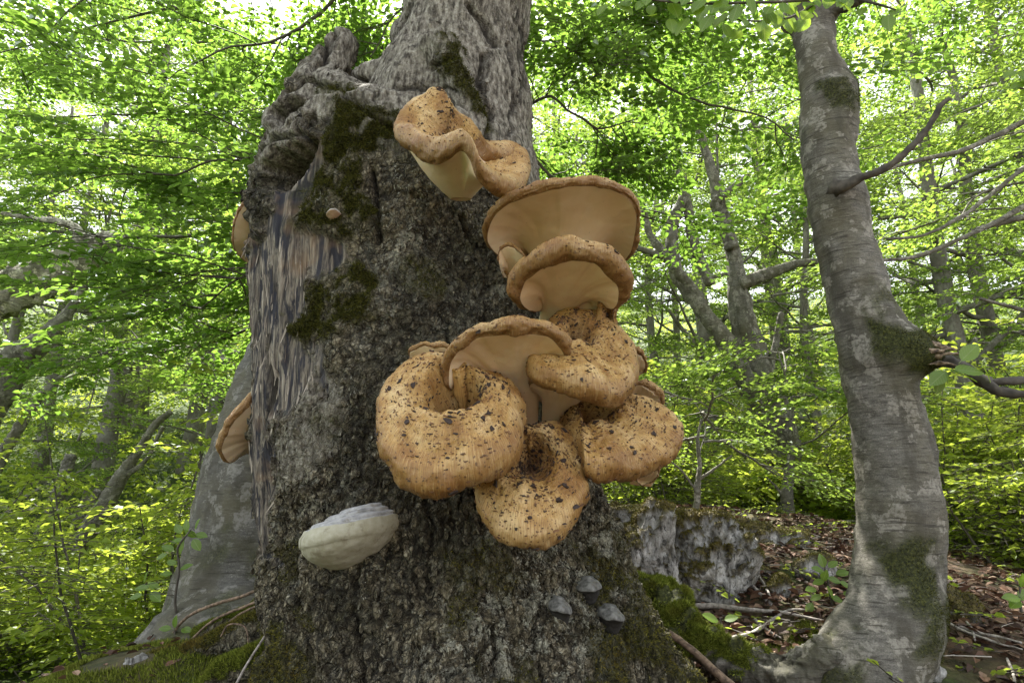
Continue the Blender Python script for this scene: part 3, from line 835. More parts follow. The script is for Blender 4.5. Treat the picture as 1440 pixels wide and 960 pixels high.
def cap_mat(name, tone=0.0):
    t = NT(name)
    uv = t.t.nodes.new('ShaderNodeTexCoord').outputs['UV']; v = t.coord()
    sep = t.n('SeparateXYZ', None, Vector=uv); rad = sep.outputs[1]
    su = t.n('Mapping', None, Vector=uv); su.inputs['Scale'].default_value = (520, 11, 1)
    st = t.noise(su.outputs[0], 1.0, 3, .6, .4)
    sc = t.n('Mapping', None, Vector=uv); sc.inputs['Scale'].default_value = (120, 58, 1)
    vo = t.n('TexVoronoi', {'feature': 'F1'}, Vector=t.n('Mapping', None, Vector=sc.outputs[0]).outputs[0], Scale=1.0, Randomness=1.0).outputs['Distance']
    n1 = t.noise(v, 14, 4); n2 = t.noise(v, 90, 4, .65)
    c = t.ramp(n1, (.36, (.29, .145, .036)), (.5, (.48, .295, .095)), (.66, (.68, .49, .235)))
    c = t.mix(t.ramp(rad, (.10, .7), (.40, 0.0)), c, (.34, .20, .085))
    c = t.mix(t.ramp(rad, (.74, 0.0), (.93, .85)), c, (.17, .085, .028))
    c = t.mix(t.ramp(st, (.49, 0.0), (.62, .6)), c, (.22, .105, .03))
    c = t.mix(t.ramp(st, (.32, .35), (.42, 0.0)), c, (.72, .53, .27))
    fleck = t.math('MULTIPLY', t.ramp(vo, (.22, 1.0), (.32, 0.0)), t.ramp(n2, (.43, 0.0), (.49, 1.0)))
    c = t.mix(t.math('MULTIPLY', fleck, .85), c, (.11, .052, .02))
    h = t.math('ADD', t.math('MULTIPLY', st, .5), t.math('MULTIPLY', n2, .5))
    return t.pbr(c, .40, t.bump(h, 1.0, .005), **{'Specular IOR Level': .42, 'Subsurface Weight': .12, 'Subsurface Radius': (.02, .01, .005), 'Subsurface Scale': 1.0})
CAPM = cap_mat('scaly_tan_cap')
def pore_mat():
    t = NT('cream_pore_surface'); v = t.coord()
    n = t.noise(v, 7, 4); p = t.voro(v, 420); n2 = t.noise(v, 60, 3)
    c = t.ramp(n, (.3, (.68, .50, .31)), (.5, (.76, .59, .39)), (.7, (.83, .68, .49)))
    c = t.mix(t.ramp(p, (.12, .35), (.3, 0.0)), c, (.42, .25, .12))
    sp = t.voro(v, 34); c = t.mix(t.ramp(sp, (.030, .85), (.045, 0.0)), c, (.10, .06, .03))
    return t.pbr(c, .6, t.bump(p, .25, .001), **{'Specular IOR Level': .3, 'Subsurface Weight': .25, 'Subsurface Radius': (.03, .015, .006), 'Subsurface Scale': 1.0})
POREM = pore_mat()
def scale_mat():
    t = NT('dark_brown_scale'); r = t.attr('rnd')
    return t.pbr(t.mix(r, (.020, .012, .010), (.20, .10, .04)), .7)
SCALEM = scale_mat()

def fungus(label, rim, hollow, base, A, r=.018, c=.03, stem=.03, neck=.035, kdepth=.05, nsc=120, seed=0, roll=-75, wav=.004, scsz=1.0, up_in=.0, kpt=None, rimwav=.004, hp=.7, sk=.8, g=1.0, pit=None):
    """a bracket: rim (px, py, Y) outline, hollow and stem base (px, py, Y), A = the way the cap's upper face looks"""
    rng = np.random.RandomState(100 + seed); nsc = int(nsc * 2.6)
    NU = 220
    R = catmull([P(*q) for q in rim], NU, True); H = P(*hollow); B = P(*base); A = nrm(np.array(A, float))
    D = R - H; dh = nrm(D - (D @ A)[:, None] * A)
    u = np.linspace(0, 1, NU, endpoint=False); cu = np.stack([np.cos(2 * np.pi * u), np.sin(2 * np.pi * u), u * 0], 1)
    rr = r * (1 + .22 * vn(cu * 2.2 + seed * 7, 9))[:, None]
    rw = rimwav * (fbm(cu * 3.5 + seed * 3, 3, 8))[:, None]
    Rc = R - dh * rr + A * rw
    rows = []; rad = []
    nv = 64
    for i in range(nv):
        t = i / (nv - 1); q = (t ** .85)
        h = rr * q ** hp + c * np.sin(np.pi * q ** sk) * (1 + .25 * vn(cu * 1.7 + seed, 4))[:, None]
        if pit:
            if i == 0:
                ry = H - CAM; H = CAM + ry * (((Rc @ A).mean() - CAM @ A) / (ry @ A))
                wn_ = 1 + .12 * vn(cu * 1.5 + seed, 6)[:, None]
            w_ = .02 + .98 * t
            lev = rr * min(1, w_ * 2.2) ** .6 + c * math.sin(math.pi * w_ ** sk)
            rows.append(H + (Rc - H) * w_ + A * (lev - pit[0] * (1 - sstep(0, pit[1], w_ * wn_)))); rad.append(np.full(NU, .02 + .72 * t)); continue
        e = Rc - H; ea = (e @ A)[:, None] * A; w_ = (.04 + .96 * q)
        rows.append(H + (e - ea) * w_ + ea * (1 - (1 - w_) ** g) + A * h); rad.append(np.full(NU, .02 + .72 * q))
    ph = np.radians(np.linspace(90, roll, 20))[1:]
    for i, p_ in enumerate(ph):
        rows.append(Rc + rr * (math.cos(p_) * dh + math.sin(p_) * A)); rad.append(np.full(NU, .74 + .26 * (i + 1) / len(ph)))
    ntop = len(rows)
    last = rows[-1]; K = (P(*kpt) if kpt else H - A * (kdepth + (pit[0] * .8 if pit else 0))) + dh * neck
    E = B + dh * stem; nb = 48
    rows2 = [last]
    inner = last - dh * rr * .35 + A * rr * .25
    for i in range(1, nb + 1):
        t = i / nb
        rows2.append((1 - t) ** 3 * last + 3 * (1 - t) ** 2 * t * (inner * .55 + K * .45) + 3 * (1 - t) * t * t * K + t ** 3 * E)
    V = np.array(rows); V2 = np.array(rows2)
    U = np.tile(u, (len(rows), 1)); RAD = np.array(rad)
    v = V.reshape(-1, 3); f = grid_faces(len(rows), NU)
    N = vnormals(v, f)
    if (N.reshape(len(rows), NU, 3)[30:50].mean((0, 1)) @ A) < 0: f = f[:, ::-1]; N = -N
    mid = np.repeat(sstep(0, .15, RAD[:, 0])[:, None], NU, 1).ravel()
    st = vn(np.stack([np.cos(2 * np.pi * U.ravel()) * 16, np.sin(2 * np.pi * U.ravel()) * 16, RAD.ravel() * 2.2], 1), 3)
    edge = np.ones(len(rows)); edge[-1] = 0; edge = np.repeat(edge[:, None], NU, 1).ravel()
    v2 = v + N * (edge * (wav * fbm(v * 14, 3, seed) + .0010 * st + .0011 * fbm(v * 130, 2, 4) + .0016 * vn(np.stack([U.ravel() * 60, RAD.ravel() * 46, RAD.ravel() * 0], 1), 12) * (U.ravel() > .03) * (U.ravel() < .97) + sstep(.7, .95, RAD.ravel()) * (.0028 * fbm(v * 48, 3, 14) + .004 * fbm(v * 18, 2, 15))))[:, None]
    root = thing('bracket_fungus', B, label, 'fungus')
    # streak texture coordinates, made of the angle and the distance from the middle
    uvc = np.stack([U.ravel(), RAD.ravel()], 1)
    # open the seam: repeat the first column
    Vg = v2.reshape(len(rows), NU, 3); Vg = np.concatenate([Vg, Vg[:, :1]], 1); Ug = np.concatenate([U, np.ones((len(rows), 1))], 1); Rg = np.concatenate([RAD, RAD[:, :1]], 1)
    f = grid_faces(len(rows), NU + 1, False)
    vt = Vg.reshape(-1, 3)
    nn = vnormals(vt, f).reshape(len(rows), NU + 1, 3)
    if (nn[30:50].mean((0, 1)) @ A) < 0: f = f[:, ::-1]; nn = -nn
    child('cap', raw_mesh('cap', vt, f, [CAPM], True, np.stack([Ug.ravel(), Rg.ravel()], 1)), root)
    vb = V2.reshape(-1, 3); fb = grid_faces(len(rows2), NU); vb = vb + (.0012 * fbm(vb * 25, 3, 5) * (np.arange(len(vb)) >= NU))[:, None]
    child('pore_surface', raw_mesh('pore_surface', vb, fb, [POREM]), root)
    if nsc:
        # flat torn scales lying on the cap
        k = nsc; ci = (np.minimum(np.where(rng.uniform(0, 1, k) < .3, rng.beta(1.2, 3.2, k), rng.beta(1.6, 1.1, k)) * .96, .97) * (len(rows) - 2)).astype(int); cj = rng.randint(0, NU, k)
        c0 = Vg[ci, cj]; nC = nn[ci, cj]; rd = nrm(Vg[np.minimum(ci + 1, len(rows) - 1), cj] - c0); td = np.cross(nC, rd)
        K_ = 8; ang = np.linspace(0, 2 * math.pi, K_, endpoint=False)
        sz = rng.uniform(.0006, .0019, (k, 1, 1)) * scsz; big = rng.uniform(0, 1, (k, 1, 1)) < .055; sz = np.where(big, sz * 3.2, sz)
        rr_ = rng.uniform(.45, 1.35, (k, K_, 1)); el = rng.uniform(1.0, 3.2, (k, 1, 1)) * np.where(big, .6, 1); sk = rng.uniform(-.8, .8, (k, 1, 1))
        ca, sa = np.cos(ang)[None, :, None], np.sin(ang)[None, :, None]
        off = td[:, None] * sz * rr_ * (ca * el + sk * sa) + rd[:, None] * sz * rr_ * sa
        ring = c0[:, None] + off + nC[:, None] * (.0014 + .5 * sz * np.maximum(sa, 0))
        bot = c0[:, None] + off * 1.0 - nC[:, None] * .0012
        Vs = np.concatenate([ring, bot], 1).reshape(-1, 3); b = (np.arange(k) * 2 * K_)[:, None]
        fs = [b + [0, 1, 2, 3], b + [0, 3, 4, 5], b + [0, 5, 6, 7]] + [b + [(j + 1) % K_, j, j + K_, (j + 1) % K_ + K_] for j in range(K_)]
        child('scales', raw_mesh('scales', Vs, np.stack(fs, 1).reshape(-1, 4), [SCALEM], False, None, None, {'rnd': np.repeat(np.where(big.ravel(), .05, rng.uniform(0, 1, k)), 2 * K_)}), root, 'stuff')
    return root

# top of the cluster: wavy cap high on the trunk
fungus('wavy bracket fungus highest on the trunk with curled right lobe and pale funnel below',
       [(554, 186, 1.52), (572, 196, 1.47), (598, 207, 1.42), (625, 205, 1.38), (650, 193, 1.35), (664, 205, 1.35), (676, 232, 1.37), (696, 252, 1.42), (724, 262, 1.50), (743, 246, 1.56),
        (740, 220, 1.60), (712, 216, 1.56), (690, 208, 1.52), (668, 182, 1.52), (642, 166, 1.58), (616, 146, 1.58), (584, 150, 1.55), (562, 164, 1.53)],
       (630, 190, 1.54), (648, 280, 1.66), (.0, -.30, .95), r=.033, c=.004, stem=.03, neck=.095, kpt=(640, 246, 1.56), nsc=170, seed=1, roll=-85, hp=.9, g=1.6)
# the big disc seen from below
fungus('broad flat bracket fungus seen from below, its wide cream pore face above the rolled cap',
       [(681, 335, 1.62), (684, 305, 1.54), (704, 282, 1.48), (742, 264, 1.44), (788, 253, 1.42), (830, 252, 1.44), (874, 263, 1.49), (899, 284, 1.55), (901, 318, 1.66), (893, 350, 1.78), (868, 366, 1.88), (820, 372, 1.93), (760, 375, 1.90), (712, 362, 1.74)],
       (795, 318, 1.72), (776, 420, 1.86), (.04, -.12, 1), r=.017, c=.02, stem=.06, neck=.10, kdepth=.02, nsc=150, seed=2, roll=-85)
fungus('small fungus tucked under the left edge of the broad disc',
       [(702, 372, 1.62), (703, 352, 1.60), (718, 346, 1.59), (738, 362, 1.60), (746, 378, 1.66), (730, 392, 1.72), (712, 390, 1.70)],
       (724, 364, 1.66), (724, 392, 1.74), (-.1, -.3, .9), r=.007, c=.004, stem=.018, neck=.03, kdepth=.02, nsc=10, seed=3, roll=-30)
# rolled arch
fungus('thick rolled arching cap just below the broad disc',
       [(713, 402, 1.50), (722, 382, 1.46), (746, 364, 1.41), (780, 350, 1.37), (820, 348, 1.36), (860, 358, 1.39), (884, 378, 1.44), (891, 404, 1.51), (878, 420, 1.58), (850, 414, 1.66), (820, 408, 1.72), (770, 412, 1.74), (732, 420, 1.62)],
       (795, 392, 1.58), (772, 462, 1.76), (.03, -.20, 1), r=.030, c=.015, stem=.036, neck=.05, kdepth=.03, nsc=210, seed=4, roll=-100, scsz=1.1)
fungus('dark shadowed fungus wedged behind the stem of the rolled arching cap',
       [(785, 440, 1.66), (800, 415, 1.62), (835, 404, 1.62), (862, 415, 1.66), (867, 440, 1.72), (845, 462, 1.78), (805, 462, 1.76)],
       (828, 432, 1.70), (822, 490, 1.80), (0, -.2, 1), r=.012, c=.01, stem=.05, neck=.06, kdepth=.03, nsc=0, seed=5)
fungus('upright scaly stalk between the arching cap and the layered caps',
       [(838, 440, 1.60), (840, 420, 1.60), (852, 412, 1.61), (864, 420, 1.63), (868, 446, 1.64), (864, 474, 1.64), (850, 484, 1.62), (836, 470, 1.60)],
       (852, 448, 1.66), (850, 466, 1.82), (.15, -1, .15), r=.012, c=.012, stem=.02, neck=.02, kdepth=.02, nsc=45, seed=6, hp=.5)
# layered scaly cap
fungus('scaly saddle-shaped cap with a thick yellowish lip, above the right fan',
       [(741, 514, 1.42), (750, 502, 1.46), (768, 478, 1.56), (770, 455, 1.64), (800, 448, 1.68), (842, 452, 1.68), (876, 472, 1.62), (896, 500, 1.55), (899, 530, 1.48), (884, 556, 1.41), (850, 560, 1.36), (815, 551, 1.35), (775, 540, 1.37), (750, 530, 1.39)],
       (808, 478, 1.62), (800, 596, 1.70), (-.02, -.62, .8), r=.036, c=.012, pit=(.06, .5), stem=.04, neck=.06, kpt=(800, 520, 1.56), nsc=300, seed=7, scsz=1.15, hp=.8, roll=-80)
# arching cap with big funnel
fungus('arching cap with a large smooth pale funnel in the middle of the cluster',
       [(621, 530, 1.40), (624, 505, 1.37), (642, 480, 1.33), (680, 461, 1.30), (725, 456, 1.29), (768, 460, 1.31), (796, 473, 1.35), (805, 490, 1.40), (795, 503, 1.47), (760, 512, 1.56), (710, 516, 1.60), (665, 522, 1.56), (636, 534, 1.48)],
       (715, 492, 1.48), (742, 604, 1.66), (.0, -.18, 1), r=.019, c=.012, stem=.026, neck=.075, kpt=(716, 506, 1.50), nsc=220, seed=8, roll=-90)
fungus('small pale lobe peeping out left of the arching cap',
       [(576, 500, 1.50), (580, 490, 1.47), (605, 485, 1.45), (635, 488, 1.46), (640, 505, 1.54), (620, 520, 1.60), (590, 516, 1.58)],
       (612, 500, 1.52), (622, 545, 1.62), (0, -.15, 1), r=.008, c=.006, stem=.03, neck=.035, kdepth=.02, nsc=12, seed=9, roll=-40)
fungus('pale funnel-shaped underside right of the big funnel, under the scaly lip',
       [(745, 542, 1.50), (756, 532, 1.46), (790, 534, 1.45), (822, 545, 1.47), (830, 556, 1.54), (812, 566, 1.62), (770, 566, 1.62)],
       (790, 548, 1.53), (772, 602, 1.66), (.1, -.1, 1), r=.008, c=.004, stem=.022, neck=.04, kdepth=.02, nsc=0, seed=10, roll=-40)
# the big curled cap
fungus('largest fungus, curled into a ring round a dark hollow, with long fine streaks',
       [(596, 522, 1.47), (566, 529, 1.44), (542, 553, 1.40), (529, 590, 1.36), (532, 630, 1.31), (552, 665, 1.27), (585, 688, 1.25), (622, 694, 1.25), (655, 680, 1.25), (690, 668, 1.27), (720, 645, 1.31), (737, 605, 1.37), (735, 570, 1.43), (716, 548, 1.48), (684, 542, 1.52), (650, 530, 1.53), (620, 524, 1.51)],
       (652, 574, 1.60), (660, 560, 1.72), (-.05, -.72, .62), r=.045, c=.034, pit=(.17, .60), stem=.03, neck=.05, kdepth=.05, nsc=420, seed=11, roll=-90, wav=.007, scsz=1.15, hp=.55, sk=.75)
# hanging tongue
fungus('yellow-brown scaly cap hanging like a tongue at the bottom of the cluster',
       [(694, 640, 1.47), (668, 664, 1.45), (664, 690, 1.42), (675, 728, 1.38), (700, 758, 1.35), (740, 772, 1.34), (776, 766, 1.35), (806, 742, 1.38), (824, 706, 1.41), (826, 665, 1.45), (815, 628, 1.49), (792, 604, 1.52), (764, 599, 1.53), (740, 600, 1.53), (716, 614, 1.51)],
       (744, 640, 1.60), (744, 630, 1.72), (.0, -.85, .42), r=.034, c=.026, pit=(.085, .75), stem=.03, neck=.05, kdepth=.05, nsc=420, seed=12, roll=-90, wav=.009, scsz=1.15, hp=.5, sk=.7)
# right fan
fungus('wide scaly fan on the right of the cluster, cracked pattern near its stem',
       [(782, 610, 1.58), (800, 575, 1.62), (826, 556, 1.64), (858, 558, 1.62), (892, 566, 1.60), (925, 577, 1.58), (952, 596, 1.55), (960, 622, 1.51), (948, 645, 1.48), (925, 658, 1.46), (890, 664, 1.43), (850, 669, 1.40), (822, 664, 1.39), (812, 640, 1.44), (800, 625, 1.50)],
       (812, 590, 1.64), (806, 600, 1.74), (.05, -.68, .72), r=.034, c=.022, pit=(.08, .55), stem=.03, neck=.05, kdepth=.05, nsc=420, seed=13, roll=-90, wav=.008, scsz=1.2, hp=.6, sk=.8)
fungus('small brown lobe on the right edge beside the scaly lip',
       [(874, 498, 1.64), (888, 492, 1.62), (904, 498, 1.62), (911, 512, 1.64), (905, 524, 1.68), (885, 526, 1.72), (872, 512, 1.70)],
       (888, 508, 1.68), (874, 530, 1.78), (.3, -.3, .9), r=.009, c=.006, stem=.02, neck=.025, kdepth=.02, nsc=18, seed=14)
fungus('small round-edged fungus jutting right, above the right fan',
       [(886, 545, 1.62), (898, 534, 1.60), (918, 542, 1.60), (932, 556, 1.62), (932, 572, 1.66), (920, 580, 1.70), (895, 572, 1.72), (884, 558, 1.68)],
       (905, 556, 1.68), (880, 590, 1.78), (.45, .1, .9), r=.010, c=.006, stem=.02, neck=.03, kdepth=.02, nsc=20, seed=15)
fungus('pale lobe peeping out below the right end of the fan',
       [(888, 664, 1.62), (896, 656, 1.58), (915, 654, 1.58), (928, 660, 1.62), (920, 672, 1.68), (900, 676, 1.70)],
       (908, 662, 1.66), (900, 682, 1.80), (.1, -.1, 1), r=.007, c=.004, stem=.03, neck=.03, kdepth=.012, nsc=0, seed=16)
# two on the left edge of the trunk
fungus('bracket fungus on the trunk\'s left edge, upper of the two, seen from below',
       [(378, 268, 1.98), (358, 272, 1.96), (340, 288, 1.95), (328, 312, 1.97), (326, 338, 2.02), (335, 358, 2.10), (356, 372, 2.18), (385, 366, 2.24), (400, 330, 2.22), (398, 296, 2.08)],
       (380, 325, 2.08), (396, 352, 2.2), (-.55, -.05, .85), r=.012, c=.008, stem=.03, neck=.05, kdepth=.03, nsc=20, seed=17, roll=-40)
fungus('bracket fungus on the trunk\'s left edge, lower of the two, with bumpy rolled rim',
       [(385, 536, 1.96), (362, 549, 1.93), (338, 572, 1.90), (318, 598, 1.90), (307, 628, 1.93), (318, 648, 2.00), (340, 636, 2.08), (368, 628, 2.15), (395, 620, 2.2), (402, 575, 2.1)],
       (372, 590, 2.03), (392, 622, 2.16), (-.70, -.10, .75), r=.017, c=.010, stem=.03, neck=.05, kdepth=.03, nsc=35, seed=18, roll=-50)

# hoof fungi
def hoof_mat(name, c1, c2, under=False):
    t = NT(name); v = t.coord(); n = t.noise(v, 60, 5, .6); n1 = t.noise(v, 12, 3)
    c = t.mix(t.ramp(n, (.35, 0.0), (.65, 1.0)), c1, c2)
    if not under: c = t.mix(t.ramp(n1, (.60, 0.0), (.70, .6)), c, tuple(x * .35 for x in c1))
    c = t.mix(t.ramp(t.noise(v, 26, 5, .7), (.56, 0.0), (.64, .5)), c, (.16, .13, .08))
    return t.pbr(c, .8, t.bump(n, .5, .003))
def hoof(label, L, Rr, lip, prof, yoff, crust, under, seed, name='hoof_fungus', depth=.14, rug=0.0):
    """L, Rr: left and right ends (px, py); prof: rows (height in px above the chord, reach 0..1, half-width scale)"""
    yb = (surf_y(*L) + surf_y(*Rr)) / 2 + yoff
    a = P(L[0], L[1], yb); b = P(Rr[0], Rr[1], yb); c = (a + b) / 2; hx = (b - a) / 2; m = wpp((L[0] + Rr[0]) / 2, L[1], yb)
    th = np.linspace(-.12 * math.pi, 1.12 * math.pi, 90); rows = []
    for hgt, reach, hw, *sx in prof:
        sh = sx[0] if sx else 0
        rows.append(c + hx * (np.cos(th)[:, None] * -hw + sh) + np.array([0, -depth, 0]) * (np.sin(th)[:, None] * reach) + np.array([0, 0, hgt * m]))
    rows = np.array(rows); v = rows.reshape(-1, 3); v = v + (.0018 + rug) * np.stack([fbm(v * 34, 3, seed), fbm(v * 34, 3, seed + 1), fbm(v * 34, 3, seed + 2)], 1)
    v = v.reshape(rows.shape)
    root = thing(name, c, label, 'fungus')
    child('crust', raw_mesh('crust', v[:lip + 1].reshape(-1, 3), grid_faces(lip + 1, 90, False), [crust]), root)
    child('pore_surface', raw_mesh('pore_surface', v[lip:].reshape(-1, 3), grid_faces(len(prof) - lip, 90, False), [under]), root)
    return root
def ease(rows, k=5):
    rows = np.array([list(r) + [0] * (4 - len(r)) for r in rows], float)
    return catmull(rows, len(rows) * k)
pr = [(43, .02, .02, .30), (42.5, .30, .34, .28), (40, .46, .50, .24), (36.5, .50, .53, .22), (35.5, .62, .62, .18), (32.5, .68, .69, .14), (29.5, .69, .71, .13), (28.5, .79, .80, .09), (25.5, .85, .87, .06), (22.5, .86, .89, .05), (21.5, .95, .96, .02), (14, 1.0, 1.01, 0), (6, 1.01, 1.02, 0),
      (1, .98, 1.0, -.01), (-1, .95, .97, -.01), (-9, .88, .90, -.03), (-18, .74, .78, -.04), (-27, .54, .58, -.05), (-34, .32, .36, -.06), (-38.5, .14, .16, -.06), (-39, .02, .03, -.06)]
e = ease(pr, 4)
hoof('pale grey hoof fungus with a cream underside on the lower left of the trunk', (427, 771), (566, 743), int(np.argmax(e[:, 0] < 22)), e, -.01, hoof_mat('grey_hoof_crust', (.26, .26, .265), (.42, .42, .42)), hoof_mat('cream_hoof_underside', (.34, .325, .235), (.42, .405, .32), True), 3, depth=.16, rug=.0004)
DKG = hoof_mat('weathered_grey_crust', (.045, .044, .04), (.21, .21, .20)); BLK = hoof_mat('black_underside', (.012, .011, .010), (.03, .027, .024), True)
for lab, Lp, Rp, sd, hh in (('small dark bracket fungus with grey top, topmost of three at the foot of the trunk', (806, 826), (846, 824), 5, 1.0),
                       ('small grey bracket fungus, leftmost of three at the foot of the trunk', (768, 850), (804, 858), 8, 1.1),
                       ('small grey-topped bracket fungus, lowest right of three at the foot of the trunk', (838, 862), (878, 868), 11, 1.0)):
    q = [(15, .02, .05), (14, .45, .35), (10, .62, .58), (8.5, .75, .72), (4, .96, .92), (0, 1.04, 1.0), (-2, .98, .96), (-4, .74, .85), (-10, .5, .7), (-16, .3, .5), (-20, .03, .1)]
    e = ease([(a * hh * (1 if a > 0 else 1.25), b, c_) for a, b, c_ in q], 4)
    hoof(lab, Lp, Rp, int(np.argmax(e[:, 0] < -1)), e, -.005, DKG, BLK, sd, depth=.06, rug=.0008)
e = ease([(7, .02, .05), (6, .6, .6), (2, 1, .95), (0, 1, 1), (-3, .7, .8), (-7, .3, .4), (-8, .03, .05)], 4)
hoof('tiny pale bracket fungus in the dark moss high on the left', (460, 304), (480, 302), 12, e, 0, hoof_mat('pale_crust', (.34, .31, .28), (.5, .47, .42)), hoof_mat('tan_underside', (.34, .22, .13), (.44, .30, .2), True), 15, depth=.03)

# ------------------------------------------------------------------ near trees
def px_trunk(rows, Y, seed, nseg=110, extra=260, bumps=(), amp=.012, mossf=None, bot=None):
    """a trunk from its outline rows (py, left, right, Y) with knots pushed out; returns verts, faces, moss"""
    rows = sorted(rows, key=lambda r: -r[0])
    Q = []
    for r in rows:
        y, a, b = r[:3]; Yk = r[3] if len(r) > 3 else Y
        p, q = P(a, y, Yk), P(b, y, Yk); h = (q[0] - p[0]) / 2; Q.append([*((p + q) / 2), .94 * h])
    Q = catmull(np.array(Q), extra)
    v, f = tube(Q[:, :3], Q[:, 3], nseg, True)
    for bx, by, rad_, hgt in bumps:
        c = P(bx, by, Y); d = v - c
        i = (v[:, 1] < Y + .05)
        w = np.exp(-((PX(v) - [bx, by]) ** 2).sum(1) / (rad_ ** 2)) * i
        n = vnormals(v, f); n = n * np.sign((n * (v - Q[:, :3].mean(0))).sum(1))[:, None] if False else n
        v = v - n * (w * hgt)[:, None] * (-1 if (n[:, 1][i].mean() < 0) else 1)
    n = vnormals(v, f)
    if n[v[:, 1] < np.median(v[:, 1])][:, 1].mean() > 0: n = -n; f = f[:, ::-1]
    d = amp * fbm(v * 5, 4, seed) + amp * .45 * fbm(v * [14, 14, 24], 3, seed + 1) + .0016 * fbm(v * [60, 60, 110], 3, seed + 2)
    v = v + n * d[:, None]
    moss = mossf(v, n, PX(v)) if mossf else np.zeros(len(v))
    return v, f, np.clip(moss, 0, 1)

def branch_px(pts, nseg=8, n=30, seed=0, rough=.15):
    """(px, py, Y, radius px)"""
    Q = catmull(np.array([[*P(a, b, Y), r * wpp(a, b, Y)] for a, b, Y, r in pts]), n)
    v, f = tube(Q[:, :3], Q[:, 3], nseg); r = np.repeat(Q[:, 3], nseg); r = np.concatenate([r, [Q[0, 3], Q[-1, 3]]])
    v = v + (r * rough)[:, None] * np.stack([fbm(v * 40, 2, seed), fbm(v * 40, 2, seed + 1), fbm(v * 40, 2, seed + 2)], 1)
    return v, f

def bark_mesh(name, v, f, moss, mat): return raw_mesh(name, v, f, [mat], True, None, None, {'moss': moss})

# one large beech leaf, shared by all large leaves
def big_leaf_mesh():
    nu, nv_ = 15, 9; V = []; UV = []
    for i in range(nu):
        t = i / (nu - 1); w = .34 * math.sin(math.pi * t ** .85) ** .8 * (1 - .12 * t) + .002
        for j in range(nv_):
            s = j / (nv_ - 1) * 2 - 1; ed = 1 + (.05 * math.sin(t * 50) if abs(s) == 1 else 0)
            V.append([t + .06 * abs(s) * w, s * w * ed, .10 * abs(s) * w - .10 * t * t + .012 * math.sin(t * 46 - abs(s) * 7) * (1 - t)]); UV.append([.5 + s * w, t])
    V.append([-.16, -.008, .0]); V.append([-.16, .008, .0]); V.append([.02, .008, .001]); V.append([.02, -.008, .001]); UV += [[.5, 0]] * 4
    f = [list(q) for q in grid_faces(nu, nv_, False)] + [[len(V) - 4, len(V) - 3, len(V) - 2, len(V) - 1]]
    return raw_mesh('leaf', np.array(V), np.array(f), [BIGLEAF], True, np.array(UV))
LEAF_ME = big_leaf_mesh()
def put_leaf(parent, pos, d, n, size):
    d = nrm(np.array(d, float)); s = nrm(np.cross(n, d)); n = np.cross(d, s)
    o = bpy.data.objects.new('leaf', LEAF_ME); COL.objects.link(o); root = parent
    while root.parent is not None: root = root.parent
    o.parent = parent
    M = Matrix([[*row] for row in np.stack([d, s, n], 1)]).to_4x4()
    o.matrix_local = Matrix.Translation(Vector(pos) - root.location) @ M @ Matrix.Scale(size, 4)
    return o

